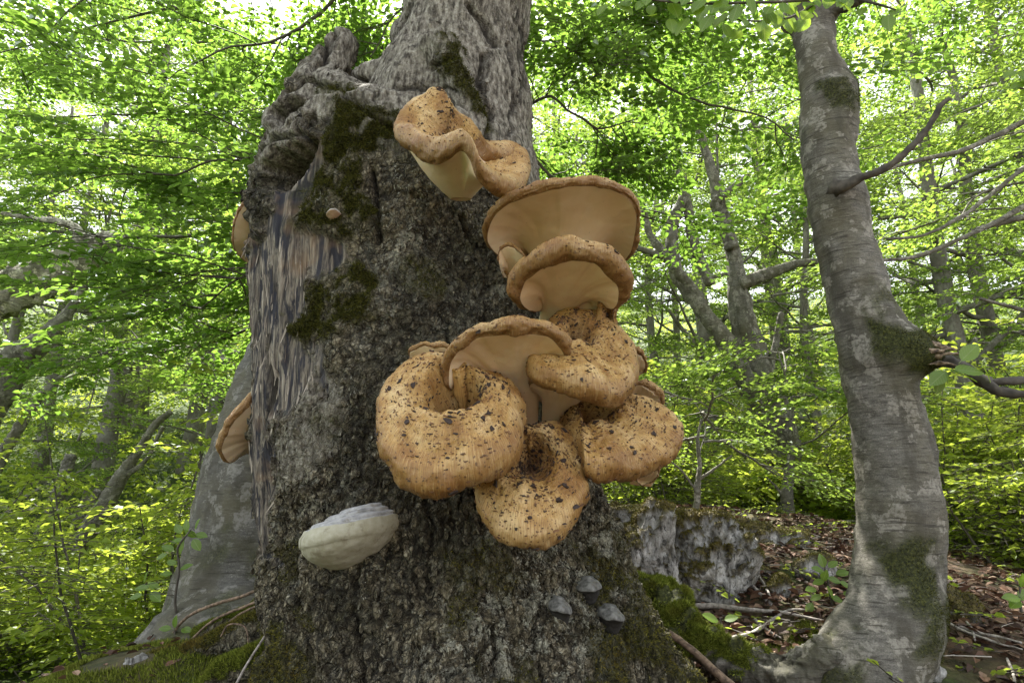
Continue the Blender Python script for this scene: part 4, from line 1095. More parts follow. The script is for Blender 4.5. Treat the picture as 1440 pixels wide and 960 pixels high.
# --- the slender beech on the right
def make_right_beech():
    rng = np.random.RandomState(21)
    rows = [(-260, 1105, 1180, 2.75), (-100, 1098, 1172, 2.65), (0, 1101, 1168, 2.55), (40, 1113, 1172, 2.52), (80, 1121, 1177, 2.5), (130, 1124, 1198, 2.5), (180, 1125, 1201, 2.48), (230, 1129, 1207, 2.46), (330, 1146, 1228, 2.44), (430, 1166, 1256, 2.42),
            (500, 1181, 1285, 2.4), (540, 1187, 1288, 2.4), (600, 1198, 1302, 2.4), (680, 1207, 1318, 2.38), (740, 1209, 1325, 2.36), (800, 1206, 1323, 2.34), (860, 1190, 1319, 2.32), (900, 1168, 1312, 2.3), (950, 1140, 1300, 2.28), (1040, 1110, 1300, 2.25), (1150, 1090, 1310, 2.2)]
    def mossf(v, n, px):
        wob = np.stack([fbm(v * 14, 3, 1), fbm(v * 14, 3, 2)], 1) * 22
        M = lambda poly, s=10: poly_mask(px, poly, s, wob)
        m = M([(1225, 770), (1290, 760), (1315, 800), (1305, 860), (1270, 850), (1230, 810)], 14) * .95
        m = np.maximum(m, M([(1225, 455), (1290, 455), (1310, 500), (1290, 540), (1255, 520), (1215, 490)], 10))
        m = np.maximum(m, .9 * M([(1150, 115), (1200, 120), (1205, 170), (1190, 150), (1160, 135)], 6))
        m = np.maximum(m, M([(1090, 900), (1190, 885), (1215, 960), (1150, 1100), (1060, 1100)], 14) * .8 * sstep(-.2, .3, fbm(v * 15, 3, 7)))
        m = np.maximum(m, .9 * M([(1295, 850), (1330, 830), (1330, 920), (1300, 915)], 8))
        m = np.maximum(m, .6 * M([(1230, 390), (1262, 430), (1240, 445), (1215, 410)], 8))
        return m
    v, f, moss = px_trunk(rows, 2.4, 31, mossf=mossf)
    px = PX(v); n = vnormals(v, f)
    if n[v[:, 1] < 2.3][:, 1].mean() > 0: n = -n
    # knots and scars
    for bx, by, rx, ry, h in ((1275, 492, 34, 34, .045), (1296, 500, 24, 26, .05), (1213, 500, 16, 18, .018), (1187, 262, 18, 11, .022), (1192, 150, 14, 34, .028), (1180, 118, 22, 10, .02), (1310, 880, 16, 40, .02), (1240, 830, 50, 60, .015), (1106, 40, 10, 22, .025)):
        w = np.exp(-(((px[:, 0] - bx) / rx) ** 2 + ((px[:, 1] - by) / ry) ** 2)) * (n[:, 1] < .3); v = v + n * (w * h)[:, None]
    for bx, by, rx, ry, h in ((1196, 190, 6, 26, -.012), (1213, 500, 6, 7, -.012)):
        w = np.exp(-(((px[:, 0] - bx) / rx) ** 2 + ((px[:, 1] - by) / ry) ** 2)) * (n[:, 1] < .3); v = v + n * (w * h)[:, None]
    kn = np.exp(-(((px[:, 0] - 1280) / 34) ** 2 + ((px[:, 1] - 498) / 34) ** 2)); v = v + n * (kn * .012 * fbm(v * 45, 3, 5))[:, None]
    root = thing('beech_tree', P(1230, 960, 2.3), 'slender grey beech on the right, its leaning trunk knotted and patched with moss', 'tree')
    tr = child('trunk', bark_mesh('trunk', v, f, moss, BARK_B), root)
    V, F, R = fuzz(v, f, moss, 16000, .008, .0012, rng); child('moss', raw_mesh('moss', V, F, [MOSS_D], False, None, None, {'rnd': R}), root, 'stuff')
    def br(pts, seed, mat=TWIG, **k):
        v, f = branch_px(pts, seed=seed, **k); return child('branch', raw_mesh('branch', v, f, [mat]), root)
    b = br([(1172, 264, 2.30, 13), (1188, 262, 2.26, 9), (1212, 250, 2.22, 6), (1250, 233, 2.18, 5), (1285, 203, 2.14, 4.5), (1312, 170, 2.10, 4.2), (1322, 150, 2.08, 4.5), (1336, 138, 2.06, 3)], 3, rough=.3); b['label'] = 'short dead branch with a broken tip'
    v1, f1 = branch_px([(1322, 158, 2.08, 3.5), (1320, 146, 2.07, 2)], seed=6)
    br([(1150, 30, 2.5, 26), (1172, 14, 2.45, 13), (1200, 2, 2.38, 9), (1240, -16, 2.3, 8), (1300, -50, 2.2, 7)], 4, BARK_C)
    lb = br([(1290, 500, 2.34, 20), (1318, 506, 2.28, 12), (1345, 512, 2.24, 8), (1372, 526, 2.2, 8), (1396, 545, 2.16, 8), (1420, 553, 2.14, 7), (1460, 556, 2.1, 7), (1500, 560, 2.05, 6)], 5, rough=.4); lb['label'] = 'dark low branch with splintered base'
    br([(1385, 540, 2.18, 5), (1410, 536, 2.16, 5), (1450, 534, 2.14, 5), (1500, 530, 2.1, 4)], 8, rough=.3)
    wood = NT('splintered_wood'); nn_ = wood.noise(wood.coord((1, .2, 1)), 60, 4)
    WOODM = wood.pbr(wood.ramp(nn_, (.38, (.05, .035, .025)), (.55, (.25, .18, .12)), (.7, (.5, .42, .33))), .8, wood.bump(nn_, .6, .004))
    for pts, sd in (([(1296, 487, 2.26, 6), (1312, 484, 2.24, 4.5), (1330, 489, 2.22, 3), (1352, 492, 2.2, .8)], 1), ([(1296, 497, 2.24, 5.5), (1318, 499, 2.22, 4), (1342, 496, 2.2, 2.4), (1360, 504, 2.18, .6)], 2), ([(1296, 512, 2.25, 5), (1320, 509, 2.21, 3), (1345, 514, 2.2, .8)], 3), ([(1300, 492, 2.22, 4), (1325, 493, 2.2, 2), (1338, 488, 2.2, .5)], 7)):
        v_, f_ = branch_px(pts, seed=sd, rough=.8, nseg=7); child('splinter', raw_mesh('splinter', v_, f_, [WOODM]), root)
    # the five leaves at the low branch
    for p, d, nrm_, s in (((1352, 507, 2.12), (.35, -.1, .35), (-.1, -.9, .45), .085), ((1342, 520, 2.12), (1, -.1, -.05), (.1, -.75, .65), .10), ((1330, 522, 2.15), (-.7, -.1, -.5), (-.1, -.8, .5), .085),
                         ((1334, 520, 2.12), (1, 0, -.35), (.0, -.45, .9), .105), ((1376, 505, 2.14), (.45, 0, -1), (.7, -.6, .3), .09), ((1322, 528, 2.2), (-.3, 0, -1), (.2, -.8, .3), .07)):
        put_leaf(root, P(*p), d, np.array(nrm_), s)
    # fan of large leaves hanging in at the top, and those at the right edge
    tw = []
    for k, pts in enumerate(([(1210, -30, 1.9, 3), (1160, -4, 1.85, 2.4), (1060, 4, 1.8, 2), (960, 4, 1.8, 1.6), (860, -6, 1.8, 1)], [(1200, -40, 2.0, 3), (1130, 16, 1.95, 2), (1080, 30, 1.95, 1.4), (1010, 26, 1.95, 1)],
                             [(1500, 70, 1.9, 2.4), (1460, 90, 1.9, 2), (1440, 100, 1.9, 1.4)], [(1520, 150, 2.0, 2), (1450, 128, 2.0, 1.6), (1425, 122, 2.0, 1)], [(1170, -10, 2.2, 3), (1230, 5, 2.1, 2), (1260, 14, 2.1, 1)])):
        v_, f_ = branch_px(pts, seed=k, nseg=5, n=16); tw.append(child('branch', raw_mesh('branch', v_, f_, [TWIG]), root))
        m = [15, 9, 3, 3, 5][k]; q = np.array([P(a, b, Y) for a, b, Y, _ in pts]); path = catmull(q, m + 1)
        for i in range(1, m + 1):
            for r_ in range(3 if k < 2 else 1):
                d = [rng.uniform(-.8, .5), rng.uniform(-.5, .1), rng.uniform(-1, -.3)]
                put_leaf(root, path[i] + rng.normal(0, .022, 3), d, nrm(np.array([rng.uniform(-.4, .4), -.8, rng.uniform(.2, .8)])), rng.uniform(.055, .085))
    for px_, py_ in ((1408, 112), (1420, 128), (1436, 118), (1432, 138)):
        put_leaf(root, P(px_ + 20, py_ - 12, 1.95), [-1, -.1, -.5], np.array([-.2, -.8, .5]), .06)
    # crown above the picture, with thin branches sweeping down to the right
    top = P(1140, -260, 2.75)
    W, crown, tww = grow([top - [0, .02, .1], top + [.1, .3, 1.2], top + [-.1, .5, 2.6], top + [.1, .6, 4.2]], .09, .02, (.1, 3.8), 15, 2.8, 2, rng, L=.6, leaf=.07, mode='hex', side=4, gap=.055, up=.25)
    wv, wf, wr = W.get(); child('limbs', raw_mesh('limbs', wv, wf, [BARK_B], True, None, None, {'moss': wr * 0}), root, 'stuff')
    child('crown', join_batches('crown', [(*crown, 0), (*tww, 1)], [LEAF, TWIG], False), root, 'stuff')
    return root
make_right_beech()

# --- the mossy root and log between the trees
def make_roots():
    rng = np.random.RandomState(5)
    v, f = branch_px([(896, 806, 2.62, 10), (903, 822, 2.6, 20), (925, 850, 2.52, 27), (960, 878, 2.45, 28), (1000, 905, 2.38, 26), (1050, 928, 2.32, 24), (1110, 940, 2.28, 26), (1170, 930, 2.27, 34)], nseg=48, n=160, seed=3, rough=.1)
    n = vnormals(v, f); 
    if n[v[:, 2] > np.median(v[:, 2])][:, 2].mean() < 0: n = -n; f = f[:, ::-1]
    v = v + n * (.034 * fbm(v * 10, 4, 4) + .014 * fbm(v * 30, 3, 6))[:, None]
    px = PX(v); m = sstep(-.25, .15, n[:, 2] + .5 * fbm(v * 7, 3, 9) + .35) * (1 - sstep(1035, 1075, px[:, 0]) * .75)
    m = np.maximum(m, sstep(-.1, .3, n[:, 2]) * .9 * (px[:, 0] < 1140) * sstep(-.1, .2, fbm(v * 9, 3, 19)))
    root = thing('fallen_log', P(900, 860, 2.6), 'moss-covered log running from the big trunk down to the foot of the slender beech', 'log')
    child('bark', bark_mesh('bark', v, f, m, BARK_B), root)
    m = m * (.25 + .75 * sstep(-.4, -.05, fbm(v * 20, 3, 88)))
    V, F, R = fuzz(v, f, m, 60000, .015, .0015, rng, .3, .7); child('moss', raw_mesh('moss', V, F, [MOSS_B], False, None, None, {'rnd': R}), root, 'stuff')
make_roots()

# --- the leaning trunk behind on the left
def make_left_trunk():
    rng = np.random.RandomState(8)
    rows = [(-300, 640, 820, 3.9), (0, 640, 740, 3.6), (200, 520, 690, 3.4), (340, 415, 640, 3.3), (440, 374, 610, 3.25), (560, 330, 570, 3.2), (680, 285, 530, 3.15), (760, 262, 500, 3.1), (830, 243, 480, 3.05), (870, 232, 480, 3.0), (900, 215, 490, 2.95), (930, 190, 500, 2.9), (1000, 120, 540, 2.8)]
    def mossf(v, n, px): return .75 * poly_mask(px, [(250, 790), (400, 740), (420, 960), (180, 960), (230, 880)], 25, np.stack([fbm(v * 10, 3, 1), fbm(v * 10, 3, 2)], 1) * 30) * sstep(-.2, .4, fbm(v * 9, 3, 12))
    v, f, moss = px_trunk(rows, 3.2, 51, nseg=130, amp=.016, mossf=mossf)
    n = vnormals(v, f); F1, F2, _ = worley(v * [26, 26, 34], 3); v = v + n * (.004 * sstep(.02, .3, F2 - F1) * sstep(-.2, .3, fbm(v * 3, 3, 8)))[:, None]
    root = thing('beech_tree', P(300, 930, 3.0), 'thick grey beech leaning right behind the left side of the big broken trunk', 'tree')
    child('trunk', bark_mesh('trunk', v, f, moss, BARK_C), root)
    # its crown hangs over the upper left
    W = Batch(); S = []; D = []
    limbs = [[(700, -350, 5.0), (450, -250, 6.4), (150, -120, 6.8), (-100, -20, 7)], [(600, 40, 5.0), (420, 120, 6.6), (200, 160, 6.8), (-60, 160, 7.2)], [(560, 120, 5.0), (380, 60, 6.4), (180, 60, 6.6), (-60, 40, 6.8)],
             [(720, -400, 4.3), (500, -330, 4.2), (330, -180, 4.1), (180, -40, 4.1), (40, 60, 4.2)], [(640, -200, 4.0), (520, -60, 4.2), (420, 40, 4.3), (300, 80, 4.3), (240, 110, 4.4)],
             [(560, 60, 3.9), (460, 150, 4.0), (366, 208, 4.1), (300, 228, 4.2), (240, 245, 4.2), (150, 234, 4.3)], [(540, 200, 3.9), (440, 330, 4.1), (362, 375, 4.2), (310, 410, 4.3), (280, 440, 4.4)],
             [(700, -300, 4.4), (420, -280, 5.2), (160, -160, 5.4), (-60, -60, 5.4), (-200, 60, 5.6)], [(620, -40, 4.2), (420, -20, 5), (200, 20, 5.2), (60, 60, 5.2), (-60, 90, 5.2)], [(560, 100, 4.0), (420, 290, 5.0), (250, 330, 5.2), (100, 330, 5.4), (-50, 300, 5.4)],
             [(520, 250, 4.0), (420, 420, 5.0), (300, 480, 5.4), (180, 500, 5.6)]]
    for k, L_ in enumerate(limbs):
        pth = catmull(np.array([P(*q) for q in L_]), 30); pth = pth + .03 * np.stack([fbm(pth * 3, 2, k), fbm(pth * 3, 2, k + 9), fbm(pth * 3, 2, k + 19)], 1)
        v_, f_ = tube(pth, np.linspace(.028 if k not in (5, 6) else .016, .005, 30), 6, False); W.add(v_, f_)
        for q in range(18 if 3 <= k < 7 else 22):
            j = rng.randint(5, 30); t_ = pth[j] - pth[j - 1]; a = (1 if q % 2 else -1) * rng.uniform(.4, 1.3); ca, sa = math.cos(a), math.sin(a)
            dv = np.array([t_[0] * ca - t_[1] * sa, t_[0] * sa + t_[1] * ca, rng.uniform(-.25, .2) * np.linalg.norm(t_)]); ln = rng.uniform(.5, 1.3)
            sp = walk(pth[j], dv, ln, 6, rng, .25, -.02); v_, f_ = tube(sp, np.linspace(.007, .0025, 7), 4, False); W.add(v_, f_)
            for e in range(2, 7, 2): S.append(sp[e]); a2 = rng.uniform(-1, 1); t2 = sp[e] - sp[e - 1]; D.append([t2[0] * math.cos(a2) - t2[1] * math.sin(a2), t2[0] * math.sin(a2) + t2[1] * math.cos(a2), t2[2]])
    crown, tw = place_sprays(S, D, .64, .07, 'hex', 4, .052, rng=rng, tilt=.3)
    wv, wf, wr = W.get(); child('branches', raw_mesh('branches', wv, wf, [TWIG]), root, 'stuff')
    child('crown', join_batches('crown', [(*crown, 0), (*tw, 1)], [LEAF, TWIG], False), root, 'stuff')
make_left_trunk()

# --- a leafy bough that spans the upper middle and right
def make_upper_bough():
    rng = np.random.RandomState(18); W = Batch(); S = []; D = []
    root = thing('beech_tree', P(690, 700, 4.6), 'young beech hidden behind the big trunk, its dark boughs spreading over the upper middle', 'tree')
    base = P(660, 600, 5.2); base[2] = float(ground_z(base[0], base[1])); tr = catmull(np.array([base, P(670, 300, 5.1), P(690, 40, 5.0), P(720, -300, 5.0)]), 60)
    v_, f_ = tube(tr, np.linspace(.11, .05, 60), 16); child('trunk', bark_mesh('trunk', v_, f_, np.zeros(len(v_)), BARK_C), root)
    limbs = [[(680, 110, 4.9), (745, 58, 4.4), (790, 66, 4.3), (855, 50, 4.2), (920, 20, 4.2), (960, 0, 4.2)], [(690, 20, 4.9), (800, 50, 4.6), (880, 70, 4.5), (930, 118, 4.4), (1000, 145, 4.3), (1060, 160, 4.3), (1120, 200, 4.3)], [(670, 200, 5.0), (765, 135, 4.6), (800, 160, 4.5), (850, 180, 4.5), (900, 170, 4.5)],
             [(690, -100, 4.9), (820, -160, 4.6), (1000, -140, 4.4), (1200, -60, 4.4), (1400, 0, 4.6)], [(680, 120, 5.1), (780, 250, 5.3), (900, 300, 5.6), (1000, 330, 5.8)], [(690, -200, 5.0), (860, -60, 5.4), (1000, 20, 5.6), (1120, 70, 5.8)], [(690, -60, 5.0), (640, -60, 4.6), (560, 20, 4.4), (520, 80, 4.4)]]
    for k, L_ in enumerate(limbs):
        pth = catmull(np.array([P(*q) for q in L_]), 30); pth = pth + .02 * np.stack([fbm(pth * 4, 2, k), fbm(pth * 4, 2, k + 9), fbm(pth * 4, 2, k + 19)], 1)
        v_, f_ = tube(pth, np.linspace(.02, .005, 30), 6, False); W.add(v_, f_)
        for q in range(16):
            j = rng.randint(4, 30); t_ = pth[j] - pth[j - 1]; a = (1 if q % 2 else -1) * rng.uniform(.4, 1.3); ca, sa = math.cos(a), math.sin(a)
            dv = np.array([t_[0] * ca - t_[1] * sa, t_[0] * sa + t_[1] * ca, rng.uniform(-.2, .2) * np.linalg.norm(t_)]); sp = walk(pth[j], dv, rng.uniform(.4, 1.1), 6, rng, .25, -.02)
            v_, f_ = tube(sp, np.linspace(.006, .0025, 7), 4, False); W.add(v_, f_)
            for e in range(2, 7, 2): S.append(sp[e]); a2 = rng.uniform(-1, 1); t2 = sp[e] - sp[e - 1]; D.append([t2[0] * math.cos(a2) - t2[1] * math.sin(a2), t2[0] * math.sin(a2) + t2[1] * math.cos(a2), t2[2]])
    crown, tw = place_sprays(S, D, .57, .068, 'hex', 4, .052, rng=rng, tilt=.3)
    wv, wf, wr = W.get(); child('branches', raw_mesh('branches', wv, wf, [TWIG]), root, 'stuff')
    child('crown', join_batches('crown', [(*crown, 0), (*tw, 1)], [LEAF, TWIG], False), root, 'stuff')
make_upper_bough()

# --- farther trees with recognisable trunks
def traced_tree(label, stems, crown_at, seed, mat=None, name='beech_tree', R=None, nl=9, reach=2.4, leaf=.075, mossk=.0, sprays=2, group=None):
    """stems: lists of (px, py, Y, radius px)"""
    rng = np.random.RandomState(seed); mat = mat or BARK_B
    b0 = stems[0][0]; base = P(*b0[:3]); root = thing(name, base, label, 'tree', group)
    for k, st in enumerate(stems):
        v, f = branch_px(st, nseg=26 if k < 2 else 10, n=90, seed=seed + k, rough=.16)
        v = v + .02 * np.stack([fbm(v * 3, 3, seed), 0 * v[:, 0], 0 * v[:, 0]], 1)
        m = mossk * sstep(0, .4, fbm(v * 3, 3, seed + 5)); child('trunk' if k < 2 and st[0][3] > 12 else 'branch', bark_mesh('trunk', v, f, m, mat), root)
    if crown_at:
        Wb, crown, tw = None, [], []
        for q in crown_at:
            p = P(*q[:3]); W, c, t = grow([p, p + [.1, .1, q[3] * .5], p + [0, .1, q[3]]], .02 if q[3] > 1 else .006, .006 if q[3] > 1 else .003, (.05, q[3] * .95), nl, q[4], sprays, rng, L=.75, leaf=leaf, mode='quad', side=4, gap=.065, up=.2)
            wv, wf, wr = W.get(); child('limbs', raw_mesh('limbs', wv, wf, [mat], True, None, None, {'moss': wr * 0}), root, 'stuff')
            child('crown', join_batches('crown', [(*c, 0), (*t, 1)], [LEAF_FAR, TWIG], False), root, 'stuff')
    return root
traced_tree('old forked beech with twisted grey limbs, between the fungi and the slender beech',
            [[(1124, 760, 8.4, 22), (1104, 650, 8.3, 24), (1082, 575, 8.2, 25), (1058, 500, 8.2, 22), (1040, 430, 8.2, 15), (1030, 350, 8.2, 10), (1008, 270, 8.2, 8), (985, 190, 8.2, 5), (960, 130, 8.2, 3)],
             [(1112, 650, 8.3, 18), (1060, 560, 8.0, 14), (1020, 480, 7.9, 13), (990, 440, 7.9, 10), (950, 380, 7.9, 9), (945, 320, 7.9, 8), (960, 280, 7.9, 8)],
             [(990, 430, 7.9, 8), (940, 365, 7.8, 7), (915, 330, 7.8, 5), (905, 290, 7.8, 3)], [(1000, 400, 7.9, 7), (975, 340, 7.9, 8), (968, 300, 7.9, 7), (950, 240, 7.9, 4), (930, 215, 7.9, 3)],
             [(1030, 350, 8.1, 9), (1012, 300, 8.1, 7), (1006, 285, 8.1, 6), (1030, 265, 8.1, 5), (1052, 248, 8.1, 4)], [(1040, 400, 8.1, 10), (1080, 385, 8.1, 8), (1130, 370, 8.2, 6), (1190, 372, 8.2, 4)],
             [(1075, 560, 8.1, 8), (1088, 500, 8.1, 5), (1098, 440, 8.1, 4)], [(945, 365, 7.8, 5), (900, 350, 7.8, 4), (870, 340, 7.8, 3)]],
            [(1010, 260, 8.2, 3.0, 2.4)], 61, mossk=.25, nl=10)
traced_tree('pale thick beech trunk leaning in from the left edge, its sunlight painted in as paler bark',
            [[(-260, 510, 5.0, 38), (-120, 462, 5.2, 35), (-40, 432, 5.3, 33), (20, 408, 5.4, 30), (80, 382, 5.5, 27), (128, 356, 5.6, 23), (160, 340, 5.65, 16), (175, 332, 5.7, 9)],
             [(100, 366, 5.5, 12), (112, 340, 5.5, 8), (108, 322, 5.5, 6), (84, 312, 5.4, 5), (40, 306, 5.3, 4), (0, 300, 5.2, 3)]],
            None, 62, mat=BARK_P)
traced_tree('dark forked beech trunk at the left edge below the pale leaning trunk',
            [[(-90, 720, 7.5, 20), (-40, 620, 7.6, 19), (0, 560, 7.7, 17), (28, 505, 7.8, 20), (60, 478, 7.8, 14), (95, 440, 7.9, 8), (120, 400, 8, 5)], [(10, 520, 7.7, 12), (-20, 488, 7.7, 9), (-60, 480, 7.7, 8)],
             [(-10, 670, 7.2, 7), (14, 620, 7.2, 8), (40, 580, 7.2, 6), (60, 550, 7.2, 4)]], [(120, 400, 8, 2.6, 2.4)], 63, mossk=.3)
traced_tree('thin dark broken trunk leaning right in the sunlit left undergrowth',
            [[(110, 775, 8.0, 9), (125, 745, 8.0, 11), (150, 705, 8.0, 11), (168, 672, 8.0, 9), (190, 640, 8.1, 6), (215, 600, 8.2, 5), (240, 578, 8.2, 4)], [(165, 672, 8, 5), (200, 650, 8, 3), (230, 600, 8, 3)]], [(250, 560, 8.3, 1.8, 1.6)], 64, nl=6)
traced_tree('two short grey stems standing far back in the left undergrowth', [[(56, 770, 12, 12), (66, 740, 12, 11), (80, 700, 12, 9), (100, 640, 12, 7)], [(95, 770, 12.4, 9), (110, 735, 12.4, 8), (140, 690, 12.4, 6)]], [(110, 620, 12.2, 3, 2.4)], 65, nl=8)
traced_tree('pale broken stem among the saplings, left of the slender beech', [[(1106, 800, 6.6, 9), (1108, 700, 6.6, 8), (1112, 640, 6.6, 5)], [(1106, 710, 6.6, 3), (1098, 690, 6.6, 2), (1080, 670, 6.6, 1)]], [(1115, 640, 6.7, 1.2, 1.2)], 66, nl=5)
traced_tree('small crooked dark sapling standing on the rocks behind the trunk', [[(968, 742, 5.0, 5), (978, 700, 5.0, 4.5), (983, 660, 5.0, 3.5), (981, 620, 5.0, 2.5), (985, 590, 5.0, 1.5)], [(982, 675, 5.0, 2.5), (1010, 655, 5.0, 1.6), (1030, 640, 5.0, 1)], [(980, 690, 5.0, 2), (955, 660, 5, 1.4), (930, 640, 5, 1)]], [(983, 640, 5.0, .5, .7)], 67, nl=5, leaf=.05, sprays=1)
traced_tree('slender forked beech far right with thin branches sweeping behind the trunk',
            [[(1640, 900, 4.6, 40), (1620, 500, 4.6, 36), (1600, 200, 4.6, 30), (1580, -100, 4.7, 22)], [(1600, 120, 4.6, 10), (1500, 150, 4.5, 6), (1440, 172, 4.4, 4), (1360, 210, 4.3, 3.5), (1290, 226, 4.2, 3), (1240, 240, 4.1, 2)],
             [(1610, 240, 4.6, 12), (1500, 260, 4.5, 5), (1440, 290, 4.4, 4), (1370, 328, 4.3, 3), (1290, 360, 4.2, 3), (1240, 366, 4.1, 2)], [(1600, 180, 4.6, 12), (1500, 200, 4.5, 5), (1440, 240, 4.4, 3), (1360, 300, 4.3, 3), (1300, 330, 4.2, 2), (1245, 336, 4.1, 2)],
             [(1610, 300, 4.6, 10), (1500, 296, 4.5, 6), (1440, 305, 4.4, 5), (1400, 315, 4.4, 4), (1370, 325, 4.4, 3)], [(1615, 480, 4.6, 10), (1500, 450, 4.5, 4), (1440, 436, 4.4, 3), (1380, 420, 4.3, 2)]],
            [(1500, 330, 5.2, 1.2, 1.7)], 68, nl=9, leaf=.06)

# --- the forest behind: a few beech kinds, each copied
def copy_tree(o, loc, rz, sc, label, group):
    c = o.copy(); COL.objects.link(c); c.location = loc; c.rotation_euler = (0, 0, rz); c.scale = (sc, sc, sc); c['label'] = label; c['group'] = group
    for ch in o.children:
        d = ch.copy(); COL.objects.link(d); d.parent = c
    return c
def forest_beech(seed, H, r0, lo, nl, reach, leaf=.10, sp=2, label='', group=''):
    rng = np.random.RandomState(seed)
    W, crown, tw = grow([[0, 0, -.4], [rng.uniform(-.3, .3), .1, H * .35], [rng.uniform(-.5, .5), -.2, H * .7], [0, .2, H]], r0, .03, (lo, H * .97), nl, reach, sp, rng, L=.9, leaf=leaf, mode='quad', side=4, gap=.085, up=.22, second=5)
    root = bpy.data.objects.new('beech_tree', None); COL.objects.link(root); tag(root, label, 'tree', group)
    wv, wf, wr = W.get(); child('trunk', raw_mesh('trunk', wv, wf, [BARK_FAR]), root)
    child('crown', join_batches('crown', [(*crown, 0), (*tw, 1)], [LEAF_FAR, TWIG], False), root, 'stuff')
    return root
def zone(lab, x, y, rows=(14, 24)):
    d = CAM; px = PX(np.array([[x, y, .8]]))[0, 0]
    side = 'left edge' if px < 180 else 'left of the broken trunk' if px < 420 else 'behind the broken trunk' if px < 840 else 'between the two trunks' if px < 1180 else 'right of the slender beech' if px < 1350 else 'at the right edge'
    return lab + ', ' + (side if side != 'left edge' else 'at the left edge') + ', ' + ('nearest row' if y < rows[0] else 'middle row' if y < rows[1] else 'farthest row')
G1 = 'tall beeches of the forest behind'
PROTO = [forest_beech(71, 13, .20, 1.6, 24, 4.0), forest_beech(72, 11, .15, 1.2, 22, 3.4), forest_beech(73, 15, .26, 2.4, 26, 4.6), forest_beech(74, 7.5, .09, .6, 18, 2.8, leaf=.085)]
KL = ['tall leafy beech in the forest behind', 'medium leafy beech in the forest behind', 'large thick-stemmed beech in the forest behind', 'young low-branched beech in the forest behind']
def scatter_forest():
    rng = np.random.RandomState(9); used = [0] * 4; pts = []
    spots = [(-14, 19, 0), (-11, 17, 2), (-1.2, 12, 1), (1.6, 13.5, 3), (7.5, 15, 1), (9.8, 13, 0), (11, 9.0, 1), (13, 14, 2), (5, 16, 0), (-4, 16, 3), (9.2, 7.4, 3)]
    for r in (19, 25, 31, 38):
        n = 9
        for k in range(n):
            a = math.radians(-52 + 104 * (k + rng.uniform(.1, .9)) / n); rr = r * rng.uniform(.92, 1.1); spots.append((rr * math.sin(a), rr * math.cos(a), rng.randint(0, 3)))
    for x, y, k in spots:
        z = float(ground_zn(np.array([x]), np.array([y]))[0]); rz = rng.uniform(0, 6.28); sc = rng.uniform(.85, 1.2)
        if not used[k]:
            o = PROTO[k]; o.location = (x, y, z); o.rotation_euler = (0, 0, rz); o.scale = (sc,) * 3; o['label'] = zone(KL[k], x, y); o['group'] = G1; used[k] = 1
        else: copy_tree(PROTO[k], (x, y, z), rz, sc, zone(KL[k], x, y), G1)
scatter_forest()

# --- undergrowth saplings and shrubs
def shrub(seed, H, n, leaf, mode='quad'):
    rng = np.random.RandomState(seed); W = Batch(); S = []; D = []
    for k in range(n):
        a = k * 2.4 + rng.uniform(-.4, .4); st = walk([rng.normal(0, .12), rng.normal(0, .12), -.1], [math.cos(a) * .5, math.sin(a) * .5, 1], H * rng.uniform(.6, 1), 8, rng, .3, .1)
        v, f = tube(st, np.linspace(.012, .004, 9), 5, False); W.add(v, f)
        for e in range(2, 9):
            for s_ in range(2): b = rng.uniform(0, 6.28); S.append(st[e]); D.append([math.cos(b), math.sin(b), rng.uniform(-.1, .3)])
    crown, tw = place_sprays(S, D, .55, leaf, mode, 3, .06, rng=rng, tilt=.35)
    root = bpy.data.objects.new('sapling', None); COL.objects.link(root); tag(root, 'x', 'sapling')
    wv, wf, wr = W.get(); child('stem', raw_mesh('stem', wv, wf, [TWIG]), root, 'stuff')
    child('foliage', join_batches('foliage', [(*crown, 0), (*tw, 1)], [LEAF_LOW, TWIG], False), root, 'stuff')
    return root
SHRUBS = [shrub(81, 1.5, 5, .06), shrub(82, 2.4, 6, .07), shrub(83, .9, 6, .05)]
SL = ['waist-high leafy sapling in the undergrowth', 'tall leafy sapling in the undergrowth', 'low leafy shrub covering the forest floor']
def scatter_shrubs():
    rng = np.random.RandomState(19); used = [0] * 3
    spots = []
    for k in range(30): spots.append((rng.uniform(.6, 7.5), rng.uniform(5.6, 9.5), rng.choice([0, 1, 2], p=[.5, .25, .25])))
    for k in range(24): spots.append((rng.uniform(-9, -1.6), rng.uniform(4.6, 10.5), rng.choice([0, 1, 2], p=[.45, .35, .2])))
    for k in range(26): a = rng.uniform(-.85, .85); r = rng.uniform(10, 17); spots.append((r * math.sin(a), r * math.cos(a), rng.choice([0, 1], p=[.3, .7])))
    spots += [(4.1, 3.9, 0), (4.9, 4.6, 0), (3.9, 4.9, 2), (5.4, 3.6, 0), (-2.5, 4.4, 0), (-3.6, 3.9, 2), (-2.9, 5.4, 1), (-4.6, 5.0, 0), (-4.2, 3.9, 0), (-1.9, 5.2, 2), (-5.4, 4.2, 0)]
    for x, y, k in spots:
        z = float(ground_zn(np.array([x]), np.array([y]))[0]); rz = rng.uniform(0, 6.28); sc = rng.uniform(.8, 1.25)
        pxx = PX(np.array([[x, y, z + .5]]))[0, 0]
        if 940 < pxx < 1190 and y < 9: k = 2
        if not used[k]:
            o = SHRUBS[k]; o.location = (x, y, z); o.rotation_euler = (0, 0, rz); o.scale = (sc,) * 3; o['label'] = zone(SL[k], x, y, (6.5, 9.5)); o['group'] = 'undergrowth saplings'; used[k] = 1
        else: copy_tree(SHRUBS[k], (x, y, z), rz, sc, zone(SL[k], x, y, (6.5, 9.5)), 'undergrowth saplings')
scatter_shrubs()
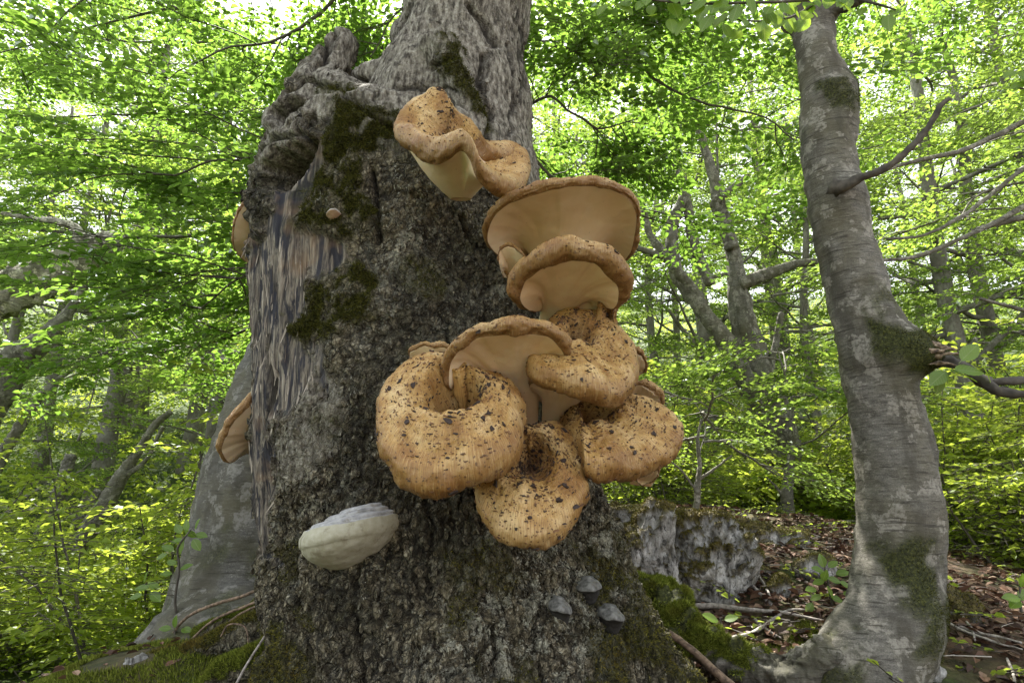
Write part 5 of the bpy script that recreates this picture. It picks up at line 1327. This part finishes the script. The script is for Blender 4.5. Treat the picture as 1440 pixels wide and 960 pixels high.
def make_hillside():
    rng = np.random.RandomState(55); n = 5200; a = rng.uniform(-.95, .95, n); r = 8.5 + rng.uniform(0, 1, n) ** 1.4 * 42
    x, y = r * np.sin(a), r * np.cos(a); z = ground_zn(x, y) + rng.uniform(.05, 1, n) * (.35 + .035 * r); b = rng.uniform(0, 6.28, n)
    c, tw = place_sprays(np.stack([x, y, z], 1), np.stack([np.cos(b), np.sin(b), b * 0 + .2], 1), 1.2, .15, 'quad', 4, .14, rng=rng, tilt=.4, twigs=False)
    o = link('undergrowth', raw_mesh('undergrowth', c[0], c[1], [LEAF_LOW], False, None, None, {'rnd': c[2]})); tag(o, 'sunlit green undergrowth covering the far forest floor and hillside', 'undergrowth', kind='stuff')
make_hillside()

# ------------------------------------------------------------------ things on the forest floor
def gP(px, py, lift=0.0, y0=1.2, y1=9.0):
    """where the ray of a photo pixel meets the ground"""
    ys = np.linspace(y0, y1, 400); p = np.array([P(px, py, y) for y in ys]); z = ground_zn(p[:, 0], p[:, 1])
    i = int(np.argmax(p[:, 2] < z + .001)); i = i if p[i, 2] < z[i] + .001 else 150
    q = p[i].copy(); q[2] = z[i] + lift; return q

def rock_mat():
    t = NT('grey_limestone'); v = t.coord(); n = t.noise(v, 8, 6, .65); n2 = t.noise(v, 50, 5, .65)
    vd = t.coord((1.5, 1.5, .8)); n3 = t.noise(vd, 15, 6, .68, .6)
    c = t.ramp(n3, (.38, (.05, .047, .042)), (.45, (.21, .205, .19)), (.53, (.36, .355, .34)), (.62, (.58, .57, .55)))
    c = t.mix(t.ramp(n, (.54, 0.0), (.64, .6)), c, (.14, .12, .08))
    vo = t.noise(t.coord((1.6, 1.6, .9)), 17, 6, .7, 1.2)
    c = t.mix(t.ramp(vo, (.38, .9), (.43, 0.0)), c, (.03, .028, .024))
    mc = t.ramp(n2, (.38, (.018, .014, .004)), (.5, (.075, .058, .014)), (.66, (.17, .14, .035)))
    c = t.mix(t.attr('moss'), c, mc)
    return t.pbr(c, .85, t.bump(t.math('ADD', n2, t.math('MULTIPLY', vo, 2.0)), .8, .012))
ROCK = rock_mat()

def rock(label, c, rad, seed, mossy=.5, name='boulder', rot=0.0, sub=5, nb=9000, group=None, blade=.010, flat=1.0, mat=None):
    rng = np.random.RandomState(seed)
    import bmesh
    bm = bmesh.new(); bmesh.ops.create_icosphere(bm, subdivisions=sub, radius=1.0)
    v = np.array([w.co[:] for w in bm.verts]); tri = np.array([[w.index for w in f.verts] for f in bm.faces]); bm.free()
    d = nrm(v); pl = nrm(rng.normal(0, 1, (13, 3)) * [1, 1, .8]); h = rng.uniform(.62, .95, 13)
    r = np.min(np.where(d @ pl.T > .05, h / np.maximum(d @ pl.T, .05), 9), axis=1); r = np.minimum(r, 1.25)
    r = r * (1 + .10 * fbm(d * 2.2 + seed, 4, seed) + .035 * fbm(d * 9, 3, seed + 1))
    F1, F2, ID = worley(d * 2.6 + seed, seed); r = r * (1 + .07 * (ID - .5)) - .05 * (1 - sstep(0, .10, F2 - F1)) * flat
    v = d * r[:, None] * np.array(rad); cr, sr = math.cos(rot), math.sin(rot)
    v = np.stack([v[:, 0] * cr - v[:, 1] * sr, v[:, 0] * sr + v[:, 1] * cr, v[:, 2]], 1) + c
    f = np.hstack([tri, tri[:, 2:3]])
    e1 = v[tri[:, 1]] - v[tri[:, 0]]; e2 = v[tri[:, 2]] - v[tri[:, 0]]; n_ = np.cross(e1, e2); N = np.zeros_like(v)
    for k in range(3):
        for a in range(3): N[:, a] += np.bincount(tri[:, k], n_[:, a], len(v))
    N = nrm(N); m = np.clip(sstep(.75 - mossy, 1.15 - mossy, N[:, 2] + .55 * fbm(v * 7, 4, seed + 4)), 0, 1)
    v = v + N * (m * .02 * (1 + fbm(v * 20, 3, 2)))[:, None]
    me = raw_mesh('stone', v, tri, [mat or ROCK], True, None, None, {'moss': m})
    root = thing(name, np.array(c) - [0, 0, rad[2]], label, 'rock', group); child('stone', me, root)
    if nb:
        q = tri; w = m[q].mean(1); w = np.clip(w - .4, 0, 1); ar = np.linalg.norm(np.cross(v[q[:, 1]] - v[q[:, 0]], v[q[:, 2]] - v[q[:, 0]]), axis=1); p = w * ar
        if p.sum() > 0:
            p /= p.sum(); i = rng.choice(len(q), nb, p=p); u = rng.dirichlet((1, 1, 1), nb); pt = (v[q[i]] * u[:, :, None]).sum(1); Nn = N[q[i, 0]]
            dd = nrm(Nn + rng.normal(0, .6, (nb, 3))); s = nrm(np.cross(dd, rng.normal(0, 1, (nb, 3)))); L = blade * rng.uniform(.5, 1.5, (nb, 1))
            V = np.stack([pt + s * .0018, pt - s * .0018, pt + dd * L], 1).reshape(-1, 3)
            child('moss', raw_mesh('moss', V, np.arange(nb * 3).reshape(-1, 3), [MOSS], False, None, None, {'rnd': np.repeat(rng.uniform(0, 1, nb), 3)}), root, 'stuff')
    return root

rock('big grey limestone block with moss along its top, right of the dark crack', P(992, 810, 3.22) , (.22, .22, .235), 3, .50, nb=9000, sub=6, rot=.3)
rock('grey limestone block half hidden behind the big trunk, left of the dark crack', P(912, 808, 3.24), (.20, .22, .27), 14, .48, nb=8000, sub=6, rot=-.1)
rock('low brown-mossed boulder topping the limestone blocks beside the trunk', P(885, 745, 3.75), (.42, .28, .18), 5, .95, nb=14000, sub=6)
rock('flat mossy slab lying on top of the limestone blocks', P(985, 762, 3.52), (.34, .24, .12), 16, .9, nb=12000, sub=6)
rock('mossy boulder with white streaked face, farther back on the slope', P(1094, 772, 4.4), (.26, .18, .13), 7, .6, nb=7000)
g2 = 'stones lying in the leaf litter'
for lab, px_, py_, r_, sd, mk in (('small moss-capped stone left of the white streaked boulder', 1038, 790, .09, 21, .8), ('round mossy stone in the litter right of the limestone block', 1052, 806, .075, 22, 1.0), ('pale stone in brown leaves at the foot of the limestone block', 1096, 838, .06, 23, .5),
                                  ('grey stone by the leafy seedling', 1150, 812, .09, 24, .35), ('mossy stone right of the slender beech', 1345, 862, .09, 25, .9), ('pale stone at the bottom right behind the slender beech foot', 1300, 952, .06, 26, .1), ('small white stone on the mossy rock top', 970, 744, .035, 27, -.3),
                                  ('pale knob of stone beside the left root', 188, 938, .035, 28, -.2), ('small grey stone above the round mossy stone', 1012, 760, .05, 29, .3), ('little stone near the crooked sapling', 1058, 742, .06, 30, .1)):
    q = gP(px_, py_); 
    if sd == 27: q = P(970, 744, 3.9)
    if sd == 28: q = P(188, 938, 2.2)
    rock(lab, q + [0, 0, r_ * .25], (r_ * 1.2, r_, r_ * .75), sd, mk, 'stone', sub=4, nb=1500 if mk > .3 else 0, group=g2, blade=.008)

# dead leaves
def litter_mat():
    t = NT('dead_beech_leaf'); r = t.attr('rnd')
    return t.pbr(t.ramp(r, (0.0, (.03, .016, .010)), (.4, (.085, .040, .022)), (.75, (.16, .080, .045)), (1.0, (.30, .20, .13))), .7)
def make_litter():
    rng = np.random.RandomState(41); n = 30000
    x = np.concatenate([rng.uniform(-.2, 7, n), rng.uniform(-2.2, -.4, 380)]); y = np.concatenate([1.6 + rng.uniform(0, 1, n) ** 1.25 * 5.5, rng.uniform(1.6, 2.9, 380)])
    k = fbm(np.stack([x, y, x * 0], 1) * 1.4, 3, 8) > -.55; x, y = x[k], y[k]; m = len(x)
    z = ground_zn(x, y) + rng.uniform(.004, .022, m); a = rng.uniform(0, 6.28, m)
    d = np.stack([np.cos(a), np.sin(a), rng.uniform(-.35, .5, m)], 1); nn = nrm(np.stack([rng.normal(0, .45, m), rng.normal(0, .45, m), np.ones(m)], 1))
    L = rng.uniform(.03, .065, m) * np.where(x < -.4, .65, 1); v, f, r = leaves(np.stack([x, y, z], 1), d, nn, L, L * .62, 'hex', rng)
    o = link('leaf_litter', raw_mesh('leaf_litter', v, f, [litter_mat()], False, None, None, {'rnd': r})); tag(o, 'brown dead beech leaves covering the forest floor', 'leaf litter', kind='stuff')
make_litter()
def make_debris():
    rng = np.random.RandomState(43); B_ = Batch()
    for k in range(420):
        x, y = rng.uniform(.5, 5), 2.0 + rng.uniform(0, 1) ** 1.2 * 4; z = float(ground_zn(np.array([x]), np.array([y]))[0]) + rng.uniform(.012, .035); a = rng.uniform(0, 3.14); L = rng.uniform(.05, .30)
        w = walk([x, y, z], [math.cos(a), math.sin(a), 0], L, 5, rng, .35); w[:, 2] = z + rng.uniform(-.01, .02) + .04 * (w[:, 1] - y); v, f = tube(w, np.linspace(1, .5, 6) * rng.uniform(.0012, .0035), 4, False); B_.add(v, f, rng.uniform())
    v, f, r = B_.get(); t = NT('small_dead_twig'); tm = t.pbr(t.mix(t.attr('rnd'), (.07, .05, .035), (.45, .41, .36)), .8)
    o = link('twig_litter', raw_mesh('twig_litter', v, f, [tm], True, None, None, {'rnd': r})); tag(o, 'small dead twigs strewn among the brown leaves', 'twigs', kind='stuff')
make_debris()
def make_floor_plants():
    rng = np.random.RandomState(42); S = []; D = []
    for k in range(420):
        x, y = (rng.uniform(.4, 6), rng.uniform(2.0, 6.5)) if k < 260 else (rng.uniform(-7, -.9), rng.uniform(2.9, 7.5))
        z = ground_zn(np.array([x]), np.array([y]))[0]; b = rng.uniform(0, 6.28); S.append([x, y, z + rng.uniform(.02, .10)]); D.append([math.cos(b), math.sin(b), .2])
    c, tw = place_sprays(S, D, .22, .032, 'hex', 2, .035, rng=rng, tilt=.3, keep=.7)
    o = link('ground_plants', join_batches('ground_plants', [(*c, 0), (*tw, 1)], [LEAF_LOW, TWIG], False)); tag(o, 'low green plants dotted over the forest floor', 'ground cover', kind='stuff')
    # moss carpets
    u = np.linspace(0, 1, 90)
    V = []; F = []; n0 = 0; R = []
    for x0, x1, y0, y1, cnt, th in ((-2.2, -.55, 1.6, 3.0, 90000, -.45), (1.2, 2.4, 1.6, 2.3, 16000, -.1), (.7, 1.6, 2.3, 3.0, 9000, .1)):
        X, Y = np.meshgrid(x0 + u * (x1 - x0), y0 + u * (y1 - y0)); x, y = X.ravel(), Y.ravel(); v = np.stack([x, y, ground_zn(x, y) + .004], 1); f = grid_faces(90, 90, False)
        m = sstep(th, th + .3, fbm(v * 4, 3, 77)); ed = np.minimum(np.minimum(x - x0, x1 - x), np.minimum(y - y0, y1 - y)); m = m * sstep(0, .2, ed)
        if (vnormals(v, f)[:, 2].mean() < 0): f = f[:, ::-1]
        a, b, c_ = fuzz(v, f, m, cnt, .016, .0016, rng, .3, .5); V.append(a); F.append(b + n0); n0 += len(a); R.append(c_)
    o = link('ground_moss', raw_mesh('ground_moss', np.vstack(V), np.vstack(F), [MOSS_B], False, None, None, {'rnd': np.concatenate(R)})); tag(o, 'green moss carpet on the ground between roots and leaves', 'moss', kind='stuff')
make_floor_plants()

# fallen sticks
def stick_mat(name, a, b):
    t = NT(name); n = t.noise(t.coord((1, 1, 1)), 70, 4); return t.pbr(t.ramp(n, (.35, a), (.65, b)), .8, t.bump(n, .5, .003))
PALE = stick_mat('pale_dead_wood', (.16, .14, .12), (.44, .40, .36)); BRN = stick_mat('brown_dead_wood', (.07, .045, .03), (.26, .18, .12))
sticks = [('thick brown stick leaning on the log at the bottom', [(940, 888, 4.5), (975, 915, 5), (1000, 938, 6), (1030, 965, 6)], BRN, .05, (2.15, 2.0)),
          ('long pale branch lying below the limestone blocks', [(975, 862, 4), (1010, 860, 4), (1050, 866, 3), (1100, 872, 2.5), (1160, 882, 1.5)], PALE, .05, None),
          ('pale forked twig crossing the litter before the limestone block', [(1028, 908, 3), (1060, 900, 3), (1085, 882, 2.5), (1110, 866, 2), (1140, 868, 1)], PALE, .04, None),
          ('straight pale stick leaning against the limestone block', [(1040, 798, 2), (1060, 825, 2.4), (1085, 850, 2.8)], PALE, .09, (3.35, 3.0)),
          ('short pale twig under the forked twig', [(1062, 880, 2.5), (1080, 895, 2), (1100, 906, 1.2)], PALE, .03, None),
          ('thin grey stick beside the mossy stone right of the block', [(1066, 815, 1.5), (1080, 840, 2), (1084, 850, 1.8)], PALE, .05, None),
          ('pale twig on the brown leaves right of the slender beech', [(1350, 890, 2), (1380, 900, 2.5), (1410, 905, 2), (1438, 912, 1.5)], PALE, .03, None),
          ('thin crossed twig right of the slender beech', [(1356, 876, 1.5), (1368, 895, 2), (1372, 908, 1.5)], PALE, .03, None),
          ('long grey twig at the right edge on the leaves', [(1332, 882, 2), (1360, 898, 2), (1400, 912, 1.6), (1440, 925, 1)], PALE, .03, None),
          ('white upright twig at the bottom right corner', [(1418, 935, 2), (1424, 950, 2), (1430, 968, 2)], PALE, .03, None),
          ('slim twig poking from the mossy ground at the bottom', [(1082, 935, 1.4), (1078, 955, 1.6), (1080, 975, 1.6)], PALE, .06, None)]
for k, (lab, pts, mt, lf, yy) in enumerate(sticks):
    Q = []
    for i, (a, b, r) in enumerate(pts):
        if yy: Yk = yy[0] + (yy[1] - yy[0]) * i / (len(pts) - 1); p = P(a, b, Yk)
        else: p = gP(a, b, .012 + lf * .3); Yk = p[1]
        Q.append([*p, r * wpp(a, b, Yk)])
    Q = catmull(np.array(Q), 26); v, f = tube(Q[:, :3], Q[:, 3], 7); v = v + .0022 * np.stack([fbm(v * 30, 2, k), fbm(v * 30, 2, k + 5), fbm(v * 30, 2, k + 8)], 1)
    single('fallen_stick', raw_mesh('fallen_stick', v, f, [mt]), lab, 'stick', 'fallen sticks on the forest floor')
roots = [('long bare twig arching over the moss, uppermost of the bundle left of the trunk', [(236, 900, 2.5, 2), (262, 868, 2.4, 2.2), (300, 850, 2.3, 2.4), (340, 838, 2.25, 2.4), (378, 822, 2.2, 2)]), ('bare twig in the middle of the bundle left of the trunk', [(262, 905, 2.4, 1.6), (300, 872, 2.3, 1.8), (345, 852, 2.22, 2), (384, 836, 2.15, 1.6)]),
         ('lowest bare twig of the bundle left of the trunk', [(288, 905, 2.35, 1.6), (330, 868, 2.25, 1.8), (365, 850, 2.18, 1.8), (390, 842, 2.1, 1.5)]), ('pale thin root hanging in front of the mossy mound', [(395, 848, 2.0, 1.6), (378, 885, 1.95, 1.8), (352, 925, 1.9, 1.8), (330, 965, 1.85, 2)]),
         ('short hooked twig on the mossy mound', [(310, 895, 2.1, 1), (322, 878, 2.1, 1.2), (345, 882, 2.08, 1.2), (350, 915, 2.05, 1)]), ('dark root crossing the moss by the pale stone', [(205, 950, 2.3, 7), (222, 925, 2.35, 6), (238, 912, 2.4, 6), (250, 914, 2.4, 4)]), ('thin twig lying at the bottom left', [(60, 948, 2.6, 2), (110, 946, 2.5, 2), (160, 930, 2.45, 1.5), (200, 938, 2.4, 1.2)])]
for k, (lab, pts) in enumerate(roots):
    v, f = branch_px(pts, nseg=6, n=24, seed=k, rough=.2); single('fallen_twig', raw_mesh('fallen_twig', v, f, [BRN if k != 3 else PALE]), lab, 'twig', 'twigs at the foot of the big trunk')

# seedlings with leaves large enough to pick out
def seedling(label, stem, lv, seed, size=.055):
    rng = np.random.RandomState(seed); base = P(*stem[0][:3]); root = thing('seedling', base, label, 'seedling')
    v, f = branch_px(stem, nseg=5, n=20, seed=seed); child('stem', raw_mesh('stem', v, f, [TWIG]), root)
    path = catmull(np.array([P(*q[:3]) for q in stem]), 50)
    for (a, b, dx, dz) in lv:
        Y = stem[0][2] + rng.uniform(-.05, .03); p = P(a, b, Y); j = np.argmin(np.linalg.norm(path - p, axis=1))
        d = nrm(np.array([dx, rng.uniform(-.4, .1), dz])); q = p - d * size * .5
        if np.linalg.norm(path[j] - q) > .02:
            v, f = tube(np.array([path[j], (path[j] + q) / 2 + [0, 0, .006], q - d * size * .1]), [.0012, .001, .0008], 4); child('twig', raw_mesh('twig', v, f, [TWIG]), root)
        put_leaf(root, q, d, nrm(np.array([rng.uniform(-.3, .3), -.65, .75])), size * rng.uniform(.85, 1.2))
seedling('seedling with broad leaves in front of the leaning grey trunk on the left', [(252, 880, 2.6, 2), (246, 845, 2.58, 1.8), (252, 800, 2.56, 1.6), (250, 770, 2.55, 1.4), (268, 745, 2.54, 1)],
         [(262, 738, -.2, 1), (277, 736, .4, 1), (282, 752, 1, -.1), (276, 765, .6, -.8), (250, 742, -.6, .8), (255, 768, -.3, -.9), (240, 790, -.9, .3), (262, 796, .9, .4), (215, 822, -.9, .5), (218, 838, .8, -.6), (200, 826, -1, 0), (190, 838, -1, -.2), (204, 812, .3, .9), (232, 806, -.8, .1), (248, 760, .9, .1), (268, 750, -.3, .2), (236, 770, -.9, .4), (226, 782, -.7, -.3)], 1, .05)
seedling('tiny three-leaved seedling at the foot of the leaning grey trunk', [(250, 918, 2.45, 1.4), (247, 900, 2.45, 1.2), (245, 884, 2.45, 1)], [(232, 883, -1, .1), (246, 874, .1, 1), (262, 885, 1, -.1)], 2, .042)
seedling('young leafy seedling between the stones and the slender beech', [(1170, 850, 2.9, 2), (1166, 825, 2.9, 1.8), (1160, 800, 2.9, 1.5), (1158, 780, 2.9, 1)],
         [(1156, 788, -.2, 1), (1172, 792, .8, .5), (1150, 800, -.9, .3), (1185, 805, 1, .2), (1174, 815, .9, -.2), (1150, 818, -.9, -.2), (1190, 822, .9, -.4), (1168, 832, .5, -.8), (1146, 840, -.9, -.3), (1138, 855, -.6, -.8), (1178, 842, .9, -.3), (1195, 835, 1, 0), (1160, 808, .2, .6), (1140, 828, -1, 0)], 3, .058)
seedling('two-leaved bright seedling sprouting before the limestone block', [(1014, 888, 2.55, 1.6), (1014, 878, 2.55, 1.4), (1013, 868, 2.55, 1.2)], [(1000, 868, -1, .5), (1030, 868, 1, .3)], 4, .062)
seedling('leafy seedling at the right edge of the picture', [(1436, 860, 2.7, 2), (1434, 835, 2.7, 1.6), (1436, 810, 2.7, 1.4)], [(1424, 840, -1, .1), (1440, 835, .5, .5), (1428, 848, -.8, -.3), (1438, 815, .2, 1)], 5, .06)
